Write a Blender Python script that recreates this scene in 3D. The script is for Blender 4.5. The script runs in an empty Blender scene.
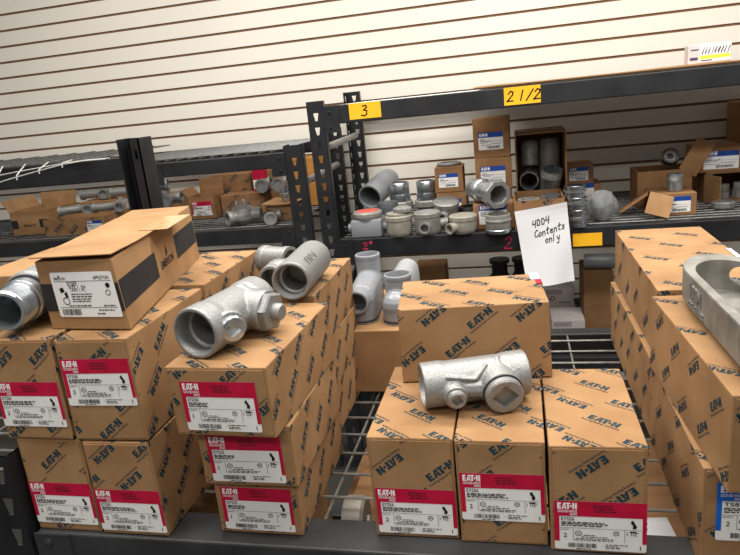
import bpy, bmesh, math, random
from mathutils import Vector, Matrix

# ------------------------------------------------------------------ camera, world, light
C = bpy.context.scene.collection
SC = bpy.context.scene
Z0 = 1.50                      # eye height: all heights below are given relative to the eye
PI = math.pi

cam = bpy.data.objects.new('camera', bpy.data.cameras.new('camera'))
C.objects.link(cam)
yaw, pit, rol = -0.237903588, 0.272187728, 0.104280006
fwd = Vector((math.sin(yaw)*math.cos(pit), math.cos(yaw)*math.cos(pit), -math.sin(pit)))
rt = Vector((math.cos(yaw), -math.sin(yaw), 0.0))
dn = fwd.cross(rt)
rt2 = math.cos(rol)*rt + math.sin(rol)*dn
dn2 = fwd.cross(rt2)
cam.matrix_world = Matrix(((rt2.x, -dn2.x, -fwd.x, 0.0), (rt2.y, -dn2.y, -fwd.y, 0.0),
                           (rt2.z, -dn2.z, -fwd.z, Z0), (0, 0, 0, 1)))
cam.data.sensor_width = 36.0
cam.data.lens = 640.0/740.0*36.0
cam.data.clip_start = 0.02
SC.camera = cam

SC.view_settings.view_transform = 'Standard'
SC.view_settings.look = 'None'
SC.view_settings.gamma = 1.0
SC.view_settings.exposure = 0.22

world = bpy.data.worlds.new('world')
SC.world = world
world.use_nodes = True
bg = world.node_tree.nodes['Background']
bg.inputs[0].default_value = (1.0, 0.96, 0.91, 1)
bg.inputs[1].default_value = 0.21

def area(name, loc, sx, sy, power, col=(1.0, 0.965, 0.91)):
    l = bpy.data.lights.new(name, 'AREA')
    l.shape = 'RECTANGLE'; l.size = sx; l.size_y = sy; l.energy = power; l.color = col
    o = bpy.data.objects.new(name, l); C.objects.link(o)
    o.location = (loc[0], loc[1], loc[2]+Z0)
    return o
area('ceiling_light_over_aisle', (-0.2, 1.65, 1.45), 3.4, 0.30, 76)
area('ceiling_light_over_front', (0.1, 0.35, 1.45), 3.4, 0.30, 52)
area('ceiling_light_behind', (0.0, -1.3, 1.45), 3.4, 0.30, 34)

# ------------------------------------------------------------------ materials
def lin(c):
    return tuple(((v/255.0)/12.92 if v/255.0 <= 0.04045 else ((v/255.0+0.055)/1.055)**2.4) for v in c) + (1.0,)

def mat(name, c1, c2=None, rough=0.5, metal=0.0, scale=20.0, detail=4.0, bump=0.0, bscale=200.0, stretch=None, rvar=0.0, spec=0.5, lo=0.35, hi=0.65):
    m = bpy.data.materials.new(name); m.use_nodes = True
    nt = m.node_tree; b = nt.nodes['Principled BSDF']
    b.inputs['Roughness'].default_value = rough
    b.inputs['Metallic'].default_value = metal
    b.inputs['Specular IOR Level'].default_value = spec
    b.inputs['Base Color'].default_value = lin(c1)
    tc = nt.nodes.new('ShaderNodeTexCoord'); src = tc.outputs['Object']
    if stretch:
        mp = nt.nodes.new('ShaderNodeMapping'); mp.inputs['Scale'].default_value = stretch
        nt.links.new(src, mp.inputs['Vector']); src = mp.outputs['Vector']
    if c2:
        n = nt.nodes.new('ShaderNodeTexNoise'); n.inputs['Scale'].default_value = scale; n.inputs['Detail'].default_value = detail
        nt.links.new(src, n.inputs['Vector'])
        r = nt.nodes.new('ShaderNodeValToRGB')
        r.color_ramp.elements[0].position = lo; r.color_ramp.elements[1].position = hi
        r.color_ramp.elements[0].color = lin(c1); r.color_ramp.elements[1].color = lin(c2)
        nt.links.new(n.outputs['Fac'], r.inputs['Fac']); nt.links.new(r.outputs['Color'], b.inputs['Base Color'])
        if rvar:
            mr = nt.nodes.new('ShaderNodeMapRange')
            mr.inputs['To Min'].default_value = rough-rvar; mr.inputs['To Max'].default_value = rough+rvar
            nt.links.new(n.outputs['Fac'], mr.inputs['Value']); nt.links.new(mr.outputs['Result'], b.inputs['Roughness'])
    if bump:
        n2 = nt.nodes.new('ShaderNodeTexNoise'); n2.inputs['Scale'].default_value = bscale; n2.inputs['Detail'].default_value = 3.0
        nt.links.new(src, n2.inputs['Vector'])
        bp = nt.nodes.new('ShaderNodeBump'); bp.inputs['Strength'].default_value = bump; bp.inputs['Distance'].default_value = 0.001
        nt.links.new(n2.outputs['Fac'], bp.inputs['Height']); nt.links.new(bp.outputs['Normal'], b.inputs['Normal'])
    return m

CARD = mat('cardboard', (145, 110, 75), (165, 128, 90), 0.82, scale=11, detail=8, bump=0.25, bscale=60, spec=0.2)
CARD2 = mat('cardboard_dark', (132, 97, 65), (148, 111, 77), 0.85, scale=14, detail=6, bump=0.2, bscale=70, spec=0.2)
CARDO = mat('cardboard_orange', (176, 120, 58), (190, 134, 70), 0.8, scale=12, detail=6, bump=0.2, bscale=60, spec=0.2)
CARDE = mat('cardboard_cut_edge', (150, 108, 62), (120, 84, 46), 0.9, scale=300, spec=0.1)
INK = mat('teal_ink', (24, 48, 58), (40, 66, 76), 0.75, scale=120, spec=0.2)
INKD = mat('dark_ink', (52, 64, 66), (74, 84, 84), 0.75, scale=120, spec=0.2)
BLACKINK = mat('black_ink', (28, 27, 28), None, 0.7, spec=0.2)
BAND = mat('black_print', (40, 39, 40), (52, 50, 50), 0.75, scale=30, spec=0.2)
PAPER = mat('label_white', (228, 226, 224), (236, 235, 233), 0.55, scale=20, spec=0.3)
RED = mat('label_red', (176, 12, 52), (190, 20, 62), 0.5, scale=40, spec=0.3)
BLUE = mat('label_blue', (18, 92, 190), (28, 104, 204), 0.5, scale=30, spec=0.3)
BLUED = mat('label_blue_dark', (22, 62, 140), (30, 74, 156), 0.5, scale=30, spec=0.3)
WHITEINK = mat('white_ink', (240, 236, 236), None, 0.6)
GREYINK = mat('grey_fine_print', (58, 56, 58), None, 0.7)
REDINK = mat('dark_red_print', (92, 8, 30), None, 0.6)
STEEL = mat('black_steel', (23, 24, 27), (33, 34, 37), 0.45, metal=0.0, scale=9, detail=8, bump=0.15, bscale=120, rvar=0.1)
STEEL2 = mat('grey_steel', (38, 38, 40), (54, 55, 57), 0.45, scale=14, detail=8, bump=0.15, bscale=90, rvar=0.1)
WIRE = mat('zinc_wire', (140, 138, 132), (170, 168, 162), 0.38, metal=0.75, scale=60)
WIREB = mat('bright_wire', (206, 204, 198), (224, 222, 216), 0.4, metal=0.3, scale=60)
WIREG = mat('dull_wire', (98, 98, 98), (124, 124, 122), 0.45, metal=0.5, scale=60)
CAST = mat('cast_aluminium', (136, 136, 135), (156, 156, 154), 0.44, metal=0.5, scale=420, detail=8, bump=0.55, bscale=460, rvar=0.06)
CASTD = mat('cast_weathered_and_socket_shade', (124, 121, 114), (156, 153, 146), 0.5, metal=0.5, scale=30, detail=7, bump=0.4, bscale=500, rvar=0.06)  # weathered housing, also the painted shade on plug socket floors
BORE = mat('machined_bore', (112, 114, 118), (140, 143, 147), 0.36, metal=0.8, scale=60, stretch=(1, 1, 1))  # tone darkened to paint in some of the shadow inside bores
GALV = mat('galvanised', (160, 166, 172), (198, 204, 208), 0.3, metal=0.9, scale=45, detail=3, rvar=0.08)
CHROME = mat('bright_zinc', (186, 192, 200), (210, 214, 220), 0.2, metal=1.0, scale=30)
GREYP = mat('grey_enamel', (128, 131, 136), (138, 141, 146), 0.3, scale=12, bump=0.1, bscale=60)
GREYCAST = mat('grey_malleable', (132, 130, 126), (156, 153, 148), 0.5, metal=0.35, scale=40, detail=6, bump=0.3, bscale=400)
TAUPE = mat('taupe_cast', (150, 145, 134), (168, 163, 150), 0.5, metal=0.25, scale=40, bump=0.3, bscale=400)
RUBBER_AND_SHADOW = mat('dark_gasket_and_shadow', (44, 45, 48), None, 0.6)  # real gaskets, plus the painted shadow ring round the fill plug
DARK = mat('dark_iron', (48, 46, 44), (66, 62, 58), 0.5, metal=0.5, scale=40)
YELLOW = mat('yellow_tag', (246, 178, 14), (250, 188, 28), 0.6, scale=10)
WALLM = mat('wall_panel_cream', (236, 230, 218), (240, 234, 223), 0.5, scale=1.5, bump=0.04, bscale=30)
MDF = mat('panel_core_brown', (112, 82, 58), (126, 94, 66), 0.8, scale=40)
FLOORM = mat('floor_tile', (48, 46, 44), (58, 56, 53), 0.4, scale=3)
WPAPER = mat('white_paper', (204, 203, 205), (214, 213, 215), 0.7, scale=5, bump=0.5, bscale=22, spec=0.2)
PINKW = mat('pale_carton', (206, 196, 194), (216, 208, 206), 0.7, scale=8)
REDC = mat('red_lid', (196, 72, 62), (206, 88, 78), 0.55, scale=30)
MARK = mat('red_marker', (190, 40, 78), None, 0.7)
HIYEL = mat('yellow_highlight', (232, 224, 60), None, 0.7)
PLAST = mat('clear_film', (206, 208, 208), (226, 228, 228), 0.18, scale=60, bump=0.8, bscale=90)
PLAST.node_tree.nodes['Principled BSDF'].inputs['Transmission Weight'].default_value = 0.8
PLAST.node_tree.nodes['Principled BSDF'].inputs['IOR'].default_value = 1.15
TAPE = mat('clear_tape', (190, 150, 104), (208, 172, 126), 0.15, scale=70, bump=0.5, bscale=120)

# ------------------------------------------------------------------ mesh helpers
class MB:
    def __init__(s):
        s.v = []; s.f = []; s.m = []
    def add(s, verts, faces, m=0, M=None):
        o = len(s.v)
        for p in verts:
            p = Vector(p)
            s.v.append(M @ p if M is not None else p)
        for f in faces:
            s.f.append([o+i for i in f]); s.m.append(m)
        return s
    def merge(s, other, M=None, m=None):
        o = len(s.v)
        s.v += [(M @ p if M is not None else p.copy()) for p in other.v]
        for f, k in zip(other.f, other.m):
            s.f.append([o+i for i in f]); s.m.append(k if m is None else m)
        return s
    def box(s, lo, hi, m=0, M=None):
        x0, y0, z0 = lo; x1, y1, z1 = hi
        return s.add([(x0,y0,z0),(x1,y0,z0),(x1,y1,z0),(x0,y1,z0),(x0,y0,z1),(x1,y0,z1),(x1,y1,z1),(x0,y1,z1)],
                     [(0,3,2,1),(4,5,6,7),(0,1,5,4),(1,2,6,5),(2,3,7,6),(3,0,4,7)], m, M)
    def lathe(s, prof, seg=32, M=None, m=0, phase=0.0):
        """profile of (r, z) revolved about z; r = 0 closes to a point"""
        vs = []; fs = []; rings = []
        for r, z in prof:
            if r <= 1e-9:
                rings.append([len(vs)]); vs.append((0, 0, z))
            else:
                rings.append(list(range(len(vs), len(vs)+seg)))
                vs += [(r*math.cos(2*PI*(i+phase)/seg), r*math.sin(2*PI*(i+phase)/seg), z) for i in range(seg)]
        for a, b in zip(rings[:-1], rings[1:]):
            for i in range(seg):
                j = (i+1) % seg
                if len(a) == 1 and len(b) == 1: continue
                if len(a) == 1: fs.append((a[0], b[j], b[i]))
                elif len(b) == 1: fs.append((a[i], a[j], b[0]))
                else: fs.append((a[i], a[j], b[j], b[i]))
        return s.add(vs, fs, m, M)
    def rod(s, p0, p1, r, seg=10, m=0, r1=None):
        p0 = Vector(p0); p1 = Vector(p1); L = (p1-p0).length
        return s.lathe([(0, 0), (r, 0), (r if r1 is None else r1, L), (0, L)], seg, axis(p0, p1), m)
    def path(s, pts, r, seg=8, m=0):
        pts = [Vector(p) for p in pts]; n = len(pts); vs = []; fs = []
        up = Vector((0.13, 0.21, 0.97))
        for i, p in enumerate(pts):
            t = (pts[min(i+1, n-1)]-pts[max(i-1, 0)]).normalized()
            a = t.cross(up).normalized(); b = t.cross(a)
            vs += [p+r*(math.cos(2*PI*k/seg)*a+math.sin(2*PI*k/seg)*b) for k in range(seg)]
        for i in range(n-1):
            for k in range(seg):
                l = (k+1) % seg
                fs.append((i*seg+k, i*seg+l, (i+1)*seg+l, (i+1)*seg+k))
        fs.append(tuple(range(seg))); fs.append(tuple((n-1)*seg+k for k in reversed(range(seg))))
        return s.add(vs, fs, m)
    def prism(s, pts, z0, z1, m=0, M=None):
        n = len(pts)
        return s.add([(x, y, z0) for x, y in pts]+[(x, y, z1) for x, y in pts],
                     [tuple(reversed(range(n))), tuple(range(n, 2*n))]+[(i, (i+1) % n, n+(i+1) % n, n+i) for i in range(n)], m, M)
    def mesh(s, name, mats):
        me = bpy.data.meshes.new(name)
        me.from_pydata([tuple(p) for p in s.v], [], s.f)
        for k in mats: me.materials.append(k)
        if len(mats) > 1: me.polygons.foreach_set('material_index', s.m)
        me.update()
        return me
    def build(s, name, mats, parent=None, smooth=None, fix=True):
        if not isinstance(mats, (list, tuple)): mats = [mats]
        me = s.mesh(name, mats)
        if fix:
            bm = bmesh.new(); bm.from_mesh(me); bmesh.ops.recalc_face_normals(bm, faces=bm.faces[:]); bm.to_mesh(me); bm.free()
        return link(name, me, parent, smooth)

def link(name, me, parent=None, smooth=None):
    if smooth is not None:
        me.shade_smooth(); me.set_sharp_from_angle(angle=math.radians(smooth))
    o = bpy.data.objects.new(name, me); C.objects.link(o)
    if parent is not None: o.parent = parent
    return o

def axis(p0, p1, roll=0.0):
    """matrix whose z axis runs from p0 towards p1"""
    p0 = Vector(p0); d = (Vector(p1)-p0).normalized()
    q = d.to_track_quat('Z', 'Y')
    return Matrix.Translation(p0) @ q.to_matrix().to_4x4() @ Matrix.Rotation(roll, 4, 'Z')

def tag(o, label, cat, group=None):
    o['label'] = label; o['category'] = cat
    if group: o['group'] = group
    return o

def thing(name, label, cat, loc, rz=0.0, group=None, rx=0.0, ry=0.0):
    o = bpy.data.objects.new(name, None); C.objects.link(o)
    o.empty_display_size = 0.02
    o.location = (loc[0], loc[1], loc[2]+Z0)
    o.rotation_euler = (rx, ry, rz)
    return tag(o, label, cat, group)

def put(o, loc, rz=0.0, rx=0.0, ry=0.0):
    o.location = (loc[0], loc[1], loc[2]+Z0); o.rotation_euler = (rx, ry, rz)
    return o

def copy_tree(o, parent=None):
    c = o.copy(); C.objects.link(c)
    if parent is not None: c.parent = parent
    for ch in list(o.children): copy_tree(ch, c)
    return c

def fuse(solid, cut=None, voxel=0.0014, it=6, mats=(CAST,), name='body'):
    """union of overlapping solids with soft fillets, then bores cut out"""
    o = bpy.data.objects.new('tmp', solid.mesh('tmp', [mats[0]])); C.objects.link(o)
    bm = bmesh.new(); bm.from_mesh(o.data); bmesh.ops.recalc_face_normals(bm, faces=bm.faces[:]); bm.to_mesh(o.data); bm.free()
    r = o.modifiers.new('r', 'REMESH'); r.mode = 'VOXEL'; r.voxel_size = voxel
    if it:
        sm = o.modifiers.new('s', 'SMOOTH'); sm.iterations = it; sm.factor = 0.5
    dg = bpy.context.evaluated_depsgraph_get(); dg.update()
    me = bpy.data.meshes.new_from_object(o.evaluated_get(dg))
    bpy.data.objects.remove(o)
    if cut is not None:
        a = bpy.data.objects.new('a', me); C.objects.link(a)
        cm = cut.mesh('c', [mats[-1]])
        bm = bmesh.new(); bm.from_mesh(cm); bmesh.ops.recalc_face_normals(bm, faces=bm.faces[:]); bm.to_mesh(cm); bm.free()
        b = bpy.data.objects.new('b', cm); C.objects.link(b)
        md = a.modifiers.new('b', 'BOOLEAN'); md.operation = 'DIFFERENCE'; md.object = b; md.solver = 'EXACT'; md.use_self = True
        dg = bpy.context.evaluated_depsgraph_get(); dg.update()
        me2 = bpy.data.meshes.new_from_object(a.evaluated_get(dg))
        bpy.data.objects.remove(a); bpy.data.objects.remove(b)
        me = me2
    me.name = name
    for k, mm in enumerate(mats):
        if k < len(me.materials): me.materials[k] = mm
        else: me.materials.append(mm)
    me.shade_smooth(); me.set_sharp_from_angle(angle=math.radians(50))
    return me

# ------------------------------------------------------------------ lettering
_tc = {}
def text_polys(s, w=None, h=None):
    """flat polygons of a text, lower left corner at 0,0; scaled to width w (and height h)"""
    if s not in _tc:
        cu = bpy.data.curves.new('t', 'FONT'); cu.body = s; cu.size = 1.0; cu.resolution_u = 2; cu.offset = .012
        o = bpy.data.objects.new('t', cu); C.objects.link(o)
        dg = bpy.context.evaluated_depsgraph_get(); dg.update()
        me = bpy.data.meshes.new_from_object(o.evaluated_get(dg))
        ps = [[(me.vertices[i].co.x, me.vertices[i].co.y) for i in p.vertices] for p in me.polygons]
        bpy.data.objects.remove(o); bpy.data.meshes.remove(me)
        xs = [x for p in ps for x, y in p]; ys = [y for p in ps for x, y in p]
        x0, y0 = min(xs), min(ys); W = max(xs)-x0; H = max(ys)-y0
        _tc[s] = ([[((x-x0)/W, (y-y0)/H) for x, y in p] for p in ps], W, H)
    ps, W, H = _tc[s]
    if h is None: h = w*H/W
    if w is None: w = h*W/H
    return [[(x*w, y*h) for x, y in p] for p in ps]

def brand_polys(w=1.0, h=0.26):
    """heavy wordmark letters E A T dot N as convex pieces"""
    q = []
    def R(x0, y0, x1, y1): q.append([(x0, y0), (x1, y0), (x1, y1), (x0, y1)])
    R(0, 0, .10, 1); R(.10, 0, .195, .22); R(.10, .39, .18, .61); R(.10, .78, .195, 1)
    q.append([(.215, 0), (.295, 0), (.365, .80), (.365, 1), (.325, 1)]); q.append([(.385, 0), (.465, 0), (.405, 1), (.365, 1), (.365, .80)]); q.append([(.315, .2), (.41, .2), (.40, .38), (.33, .38)])
    R(.43, .78, .665, 1); R(.50, 0, .60, .78)
    q.append([(.69+.05*math.cos(2*PI*k/10), .46+.18*math.sin(2*PI*k/10)) for k in range(10)])
    R(.765, 0, .85, 1); R(.915, 0, 1, 1); q.append([(.85, 1), (.85, .60), (.915, 0), (.915, .40)])
    return [[(x*w, y*h) for x, y in p] for p in q]

def clip(poly, w, h):
    for ax, lim, sg in ((0, 0.0, 1), (0, w, -1), (1, 0.0, 1), (1, h, -1)):
        out = []
        for i, p in enumerate(poly):
            q = poly[i-1]
            dp = sg*(p[ax]-lim); dq = sg*(q[ax]-lim)
            if (dp >= 0) != (dq >= 0):
                t = dq/(dq-dp); out.append((q[0]+t*(p[0]-q[0]), q[1]+t*(p[1]-q[1])))
            if dp >= 0: out.append(p)
        poly = out
        if len(poly) < 3: return None
    return poly

_STAMP = {}
def stamp(fine):
    if fine not in _STAMP:
        ps = [[(x-.5, y-.10) for x, y in p] for p in brand_polys(1.0, .27)]
        if fine:
            ps += [[(x-.62, y-.255) for x, y in p] for p in text_polys('Powering Business Worldwide', 1.24, .105)]
        else:
            x = -.62
            for wd in (.36, .36, .44):
                ps.append([(x, -.24), (x+wd, -.24), (x+wd, -.19), (x, -.19)]); x += wd+.05
        _STAMP[fine] = ps
    return _STAMP[fine]

def logos(w, h, ang, size, px, py, rnd, fine, phase=None):
    """staggered, alternately inverted wordmarks clipped to a w x h face"""
    out = []
    ou, ov = (rnd.uniform(0, px), rnd.uniform(0, py)) if phase is None else phase
    ny = int(h/py)+3; nx = int(w/px)+3
    for j in range(-1, ny):
        for i in range(-1, nx):
            cx = ou+(i-1)*px+(j % 2)*px*.5; cy = ov+(j-1)*py+(i % 2)*py*.18
            a = ang+(PI if (i+j) % 2 else 0)
            ca, sa = math.cos(a)*size, math.sin(a)*size
            if cx < -size or cx > w+size or cy < -size or cy > h+size: continue
            for p in stamp(fine):
                q = clip([(cx+x*ca-y*sa, cy+x*sa+y*ca) for x, y in p], w, h)
                if q: out.append(q)
    return out

STROKES = {
 '2': [[(.05,.75),(.25,1),(.5,.9),(.5,.65),(.2,.25),(0,0),(.6,.02)]], '3': [[(.05,.95),(.4,1),(.5,.8),(.2,.55),(.55,.45),(.55,.1),(.3,-.05),(0,.05)]],
 '1': [[(.25,1),(.15,0)]], '/': [[(.55,1),(0,-.05)]], '"': [[(.1,1),(.08,.75)],[(.3,1),(.28,.75)]],
 '4': [[(.08,1),(0,.45),(.5,.5)],[(.5,1),(.42,-.05)]], '0': [[(.05,.95),(.08,.1),(.4,.1),(.5,.6),(.3,.95),(.05,.95)]],
 'C': [[(.55,.85),(.3,1),(.05,.6),(.1,.1),(.35,0),(.6,.15)]], 'o': [[(.3,.6),(.05,.4),(.15,.02),(.4,.1),(.45,.45),(.3,.6)]],
 'n': [[(.05,.6),(.05,0)],[(.05,.4),(.3,.6),(.42,.45),(.45,0)]], 't': [[(.25,1),(.2,.05),(.4,0)],[(0,.62),(.5,.66)]],
 'e': [[(.05,.32),(.42,.36),(.35,.58),(.12,.5),(.08,.1),(.3,0),(.48,.12)]], 's': [[(.42,.52),(.15,.58),(.12,.4),(.4,.22),(.3,0),(.02,.06)]],
 'l': [[(.15,1),(.1,0)]], 'y': [[(.05,.6),(.15,.2),(.4,.25)],[(.45,.6),(.3,-.4),(.05,-.35)]], 'x': [[(0,.6),(.4,0)],[(.4,.6),(0,0)]]}
def hand(s, x, y, h, lw, adv=.66, slant=.1, rnd=None):
    out = []
    for ch in s:
        if ch == ' ': x += .5*h; continue
        jy = rnd.uniform(-.06, .06)*h if rnd else 0
        for st in STROKES[ch]:
            for (ax, ay), (bx, by) in zip(st[:-1], st[1:]):
                a = Vector((x+(ax+slant*ay)*h, y+jy+ay*h)); b = Vector((x+(bx+slant*by)*h, y+jy+by*h))
                d = (b-a).normalized()*lw*.5; n = Vector((-d.y, d.x))
                out.append([tuple(a-n-d), tuple(b-n+d), tuple(b+n+d), tuple(a+n-d)])
        x += adv*h
    return out

# ------------------------------------------------------------------ cartons
FACES = {  # origin fraction, u axis, v axis, normal
 'front': ((0,0,0), (1,0,0), (0,0,1), (0,-1,0)), 'right': ((1,0,0), (0,1,0), (0,0,1), (1,0,0)),
 'left': ((0,1,0), (0,-1,0), (0,0,1), (-1,0,0)), 'top': ((0,0,1), (1,0,0), (0,1,0), (0,0,1)),
 'back': ((1,1,0), (-1,0,0), (0,0,1), (0,1,0))}

def on_face(dim, face, polys, off):
    w, d, h = dim
    o, u, v, n = [Vector(k) for k in FACES[face]]
    o = Vector((o.x*w-w/2, o.y*d, o.z*h))+n*off
    return [[o+u*x+v*y for x, y in p] for p in polys]

def face_size(dim, face):
    w, d, h = dim
    return {'front': (w, h), 'back': (w, h), 'right': (d, h), 'left': (d, h), 'top': (w, d)}[face]

def bevel_box(w, d, h, bev=.0016, step=.02):
    bm = bmesh.new(); bmesh.ops.create_cube(bm, size=1.0)
    for v in bm.verts: v.co = Vector((v.co.x*w, (v.co.y+.5)*d, (v.co.z+.5)*h))
    bmesh.ops.bevel(bm, geom=bm.edges[:], offset=bev, segments=2, profile=.5, affect='EDGES')
    for ax, L in ((0, w), (1, d), (2, h)):
        n = max(1, int(L/step)) if step else 1
        for k in range(1, n):
            no = Vector((0, 0, 0)); no[ax] = 1
            lo = (-w/2, 0, 0)[ax]
            co = Vector((0, 0, 0)); co[ax] = lo+L*k/n
            bmesh.ops.bisect_plane(bm, geom=bm.verts[:]+bm.edges[:]+bm.faces[:], plane_co=co, plane_no=no)
    bm.verts.index_update()
    mb = MB(); mb.add([v.co.copy() for v in bm.verts], [[v.index for v in f.verts] for f in bm.faces])
    bm.free()
    return mb

def make_warp(dim, rnd, jit, corners=None):
    """trilinear carton distortion; corners overrides the eight corner positions"""
    w, d, h = dim; off = {}
    for i in (0, 1):
        for j in (0, 1):
            for k in (0, 1):
                off[i, j, k] = Vector((rnd.uniform(-jit, jit), rnd.uniform(-jit, jit), rnd.uniform(-jit, 0)*.8 if k else 0))
                if corners:
                    base = Vector((-w/2+i*w, j*d, k*h))
                    off[i, j, k] = Vector(corners[i, j, k])-base
    bul = rnd.uniform(.3, 1.0)*jit
    def f(p):
        a = (p.x+w/2)/w; b = p.y/d; c = p.z/h
        q = p.copy()
        for (i, j, k), o in off.items():
            q += o*((a if i else 1-a)*(b if j else 1-b)*(c if k else 1-c))
        s = lambda t: math.sin(PI*min(1, max(0, t)))
        q.x += (a-.5)*2*bul*s(b)*s(c)*.6
        q.z -= max(0, c-.0)*bul*s(a)*s(b)*.8
        return q
    return f

def words(x0, x1, y, h, rnd):
    out = []; x = x0
    while x < x1:
        wd = rnd.uniform(.02, .07)
        e = min(x+wd, x1); out.append([(x, y), (e, y), (e, y+h), (x, y+h)]); x = e+.012
    return out

def R4(x0, y0, x1, y1): return [(x0, y0), (x1, y0), (x1, y1), (x0, y1)]
def disc(cx, cy, r, n=16): return [(cx+r*math.cos(2*PI*k/n), cy+r*math.sin(2*PI*k/n)) for k in range(n)]
def ringp(cx, cy, r, t, n=16):
    a = disc(cx, cy, r, n); b = disc(cx, cy, r-t, n)
    return [[a[i], a[(i+1) % n], b[(i+1) % n], b[i]] for i in range(n)]
def barcode(x0, x1, y0, y1, rnd):
    out = []; x = x0
    while x < x1:
        wd = rnd.choice((.003, .003, .006, .009)); out.append(R4(x, y0, min(x+wd, x1), y1)); x += wd+rnd.choice((.004, .004, .008))
    return out
def shift(ps, x, y): return [[(a+x, b+y) for a, b in p] for p in ps]

LABMATS = [PAPER, RED, WHITEINK, BLACKINK, GREYINK, REDINK, BLUE, BLUED, BAND]
def label_layers(kind, cat_no, qty, size, asp, rnd):
    """layers (level, material index, polygons) in a 1 x asp frame, y up"""
    L = []; T = lambda f: asp*(1-f)
    col = {'red': 1, 'blue': 6, 'small': 7}.get(kind)
    if kind in ('red', 'blue'):
        L.append((1, col, [R4(0, T(.31), 1, asp), R4(0, T(.83), .055, T(.31)), R4(.955, T(.83), 1, T(.31))]))
        wt = [shift(brand_polys(.215, .085), .035, T(.165)), shift(text_polys('CROUSE-HINDS', .215, .036), .035, T(.235)), shift(text_polys('SERIES', .08, .03), .17, T(.29))]
        L.append((2, 2, sum(wt, [])))
        if kind == 'red':
            dr = []
            for f, a, b in ((.10, .42, .64), (.155, .43, .66), (.21, .44, .68)): dr += words(a, b, T(f), .018, rnd)
            L.append((2, 5, dr))
        blk = shift(text_polys(cat_no, .145, .05), .075, T(.40))
        blk += [R4(.05, T(.553), .94, T(.547)), R4(.205, T(.80), .209, T(.565)), R4(.765, T(.80), .769, T(.55))]
        blk += shift(text_polys(qty, None, .06), .10, T(.745)) + shift(text_polys(size, .12, .05), .79, T(.665))
        blk += ringp(.265, T(.655), .038, .008) + shift(text_polys('UL', .035, .03), .248, T(.675))
        blk += ringp(.675, T(.63), .033, .008) + shift(text_polys('SP', .03, .025), .66, T(.645))
        blk += barcode(.15, .46, T(.95), T(.86), rnd) + shift(text_polys('QUANTITY', .105, .02), .065, T(.60))
        blk += [[(.83, T(.37)), (.855, T(.35)), (.87, T(.40)), (.895, T(.47)), (.885, T(.52)), (.85, T(.52)), (.855, T(.45)), (.835, T(.42))], R4(.82, T(.60), .89, T(.57)), R4(.93, T(.95), .94, T(.87)), R4(.52, T(.905), .535, T(.895))]
        L.append((2, 3, blk))
        g = []
        lx = .36 if cat_no in ('EYD5', 'EYD56') else .60
        for f in (.445, .475, .51): g += words(.075, lx*rnd.uniform(.85, 1), T(f), .016, rnd)
        for f, a, b in ((.70, .32, .45), (.735, .30, .58), (.77, .24, .66), (.80, .22, .64)): g += words(a, b, T(f), .012, rnd)
        for f, a, b in ((.88, .56, .80), (.915, .56, .70), (.945, .56, .72), (.985, .24, .40)): g += words(a, b, T(f), .012, rnd)
        L.append((2, 4, g))
    elif kind == 'small':
        L.append((1, col, [R4(0, T(.29), 1, asp)]))
        L.append((2, 2, shift(brand_polys(.33, .12), .05, T(.22))))
        blk = barcode(.35, .85, T(.93), T(.78), rnd)+shift(text_polys(cat_no, .2, .07), .06, T(.45))+[R4(.04, T(.525), .96, T(.515))]
        L.append((2, 3, blk))
        g = []
        for f, a, b in ((.50, .06, .5), (.60, .08, .4), (.68, .5, .9), (.74, .1, .5)): g += words(a, b, T(f), .02, rnd)
        L.append((2, 4, g))
    elif kind == 'appleton':
        blk = shift(text_polys('EMERSON', .19, .04), .05, T(.17)) + [[(.14, T(.06)), (.155, T(.09)), (.14, T(.125)), (.125, T(.09))]]
        blk += shift(text_polys('APPLETON', .25, .05), .69, T(.17)) + [R4(.04, T(.205), .96, T(.195)), R4(.04, T(.79), .96, T(.78))]
        blk += shift(text_polys('EYSEF', .16, .05), .25, T(.29)) + shift(text_polys('SIZE 1  EA', .28, .045), .26, T(.36)) + shift(text_polys('UNIT 1 PC', .24, .04), .28, T(.43))
        blk += ringp(.87, T(.46), .04, .01)+disc_list(.89, T(.30), .035)+barcode(.06, .36, T(.96), T(.82), rnd)
        blk += [[(.10, T(.36)), (.16, T(.33)), (.18, T(.43)), (.11, T(.46))], [(.16, T(.47)), (.21, T(.43)), (.22, T(.55)), (.18, T(.57))]] + ringp(.17, T(.64), .055, .012)
        L.append((1, 3, blk))
        g = []
        for k, f in enumerate((.50, .555, .61, .66)): g += words(.27, .62-.02*k, T(f), .016, rnd)
        for f, a, b in ((.76, .2, .55), (.76, .75, .93), (.86, .65, .9), (.94, .62, .74)): g += words(a, b, T(f), .018, rnd)
        L.append((1, 4, g))
    return L
def disc_list(cx, cy, r): return [disc(cx, cy, r)]

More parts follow.
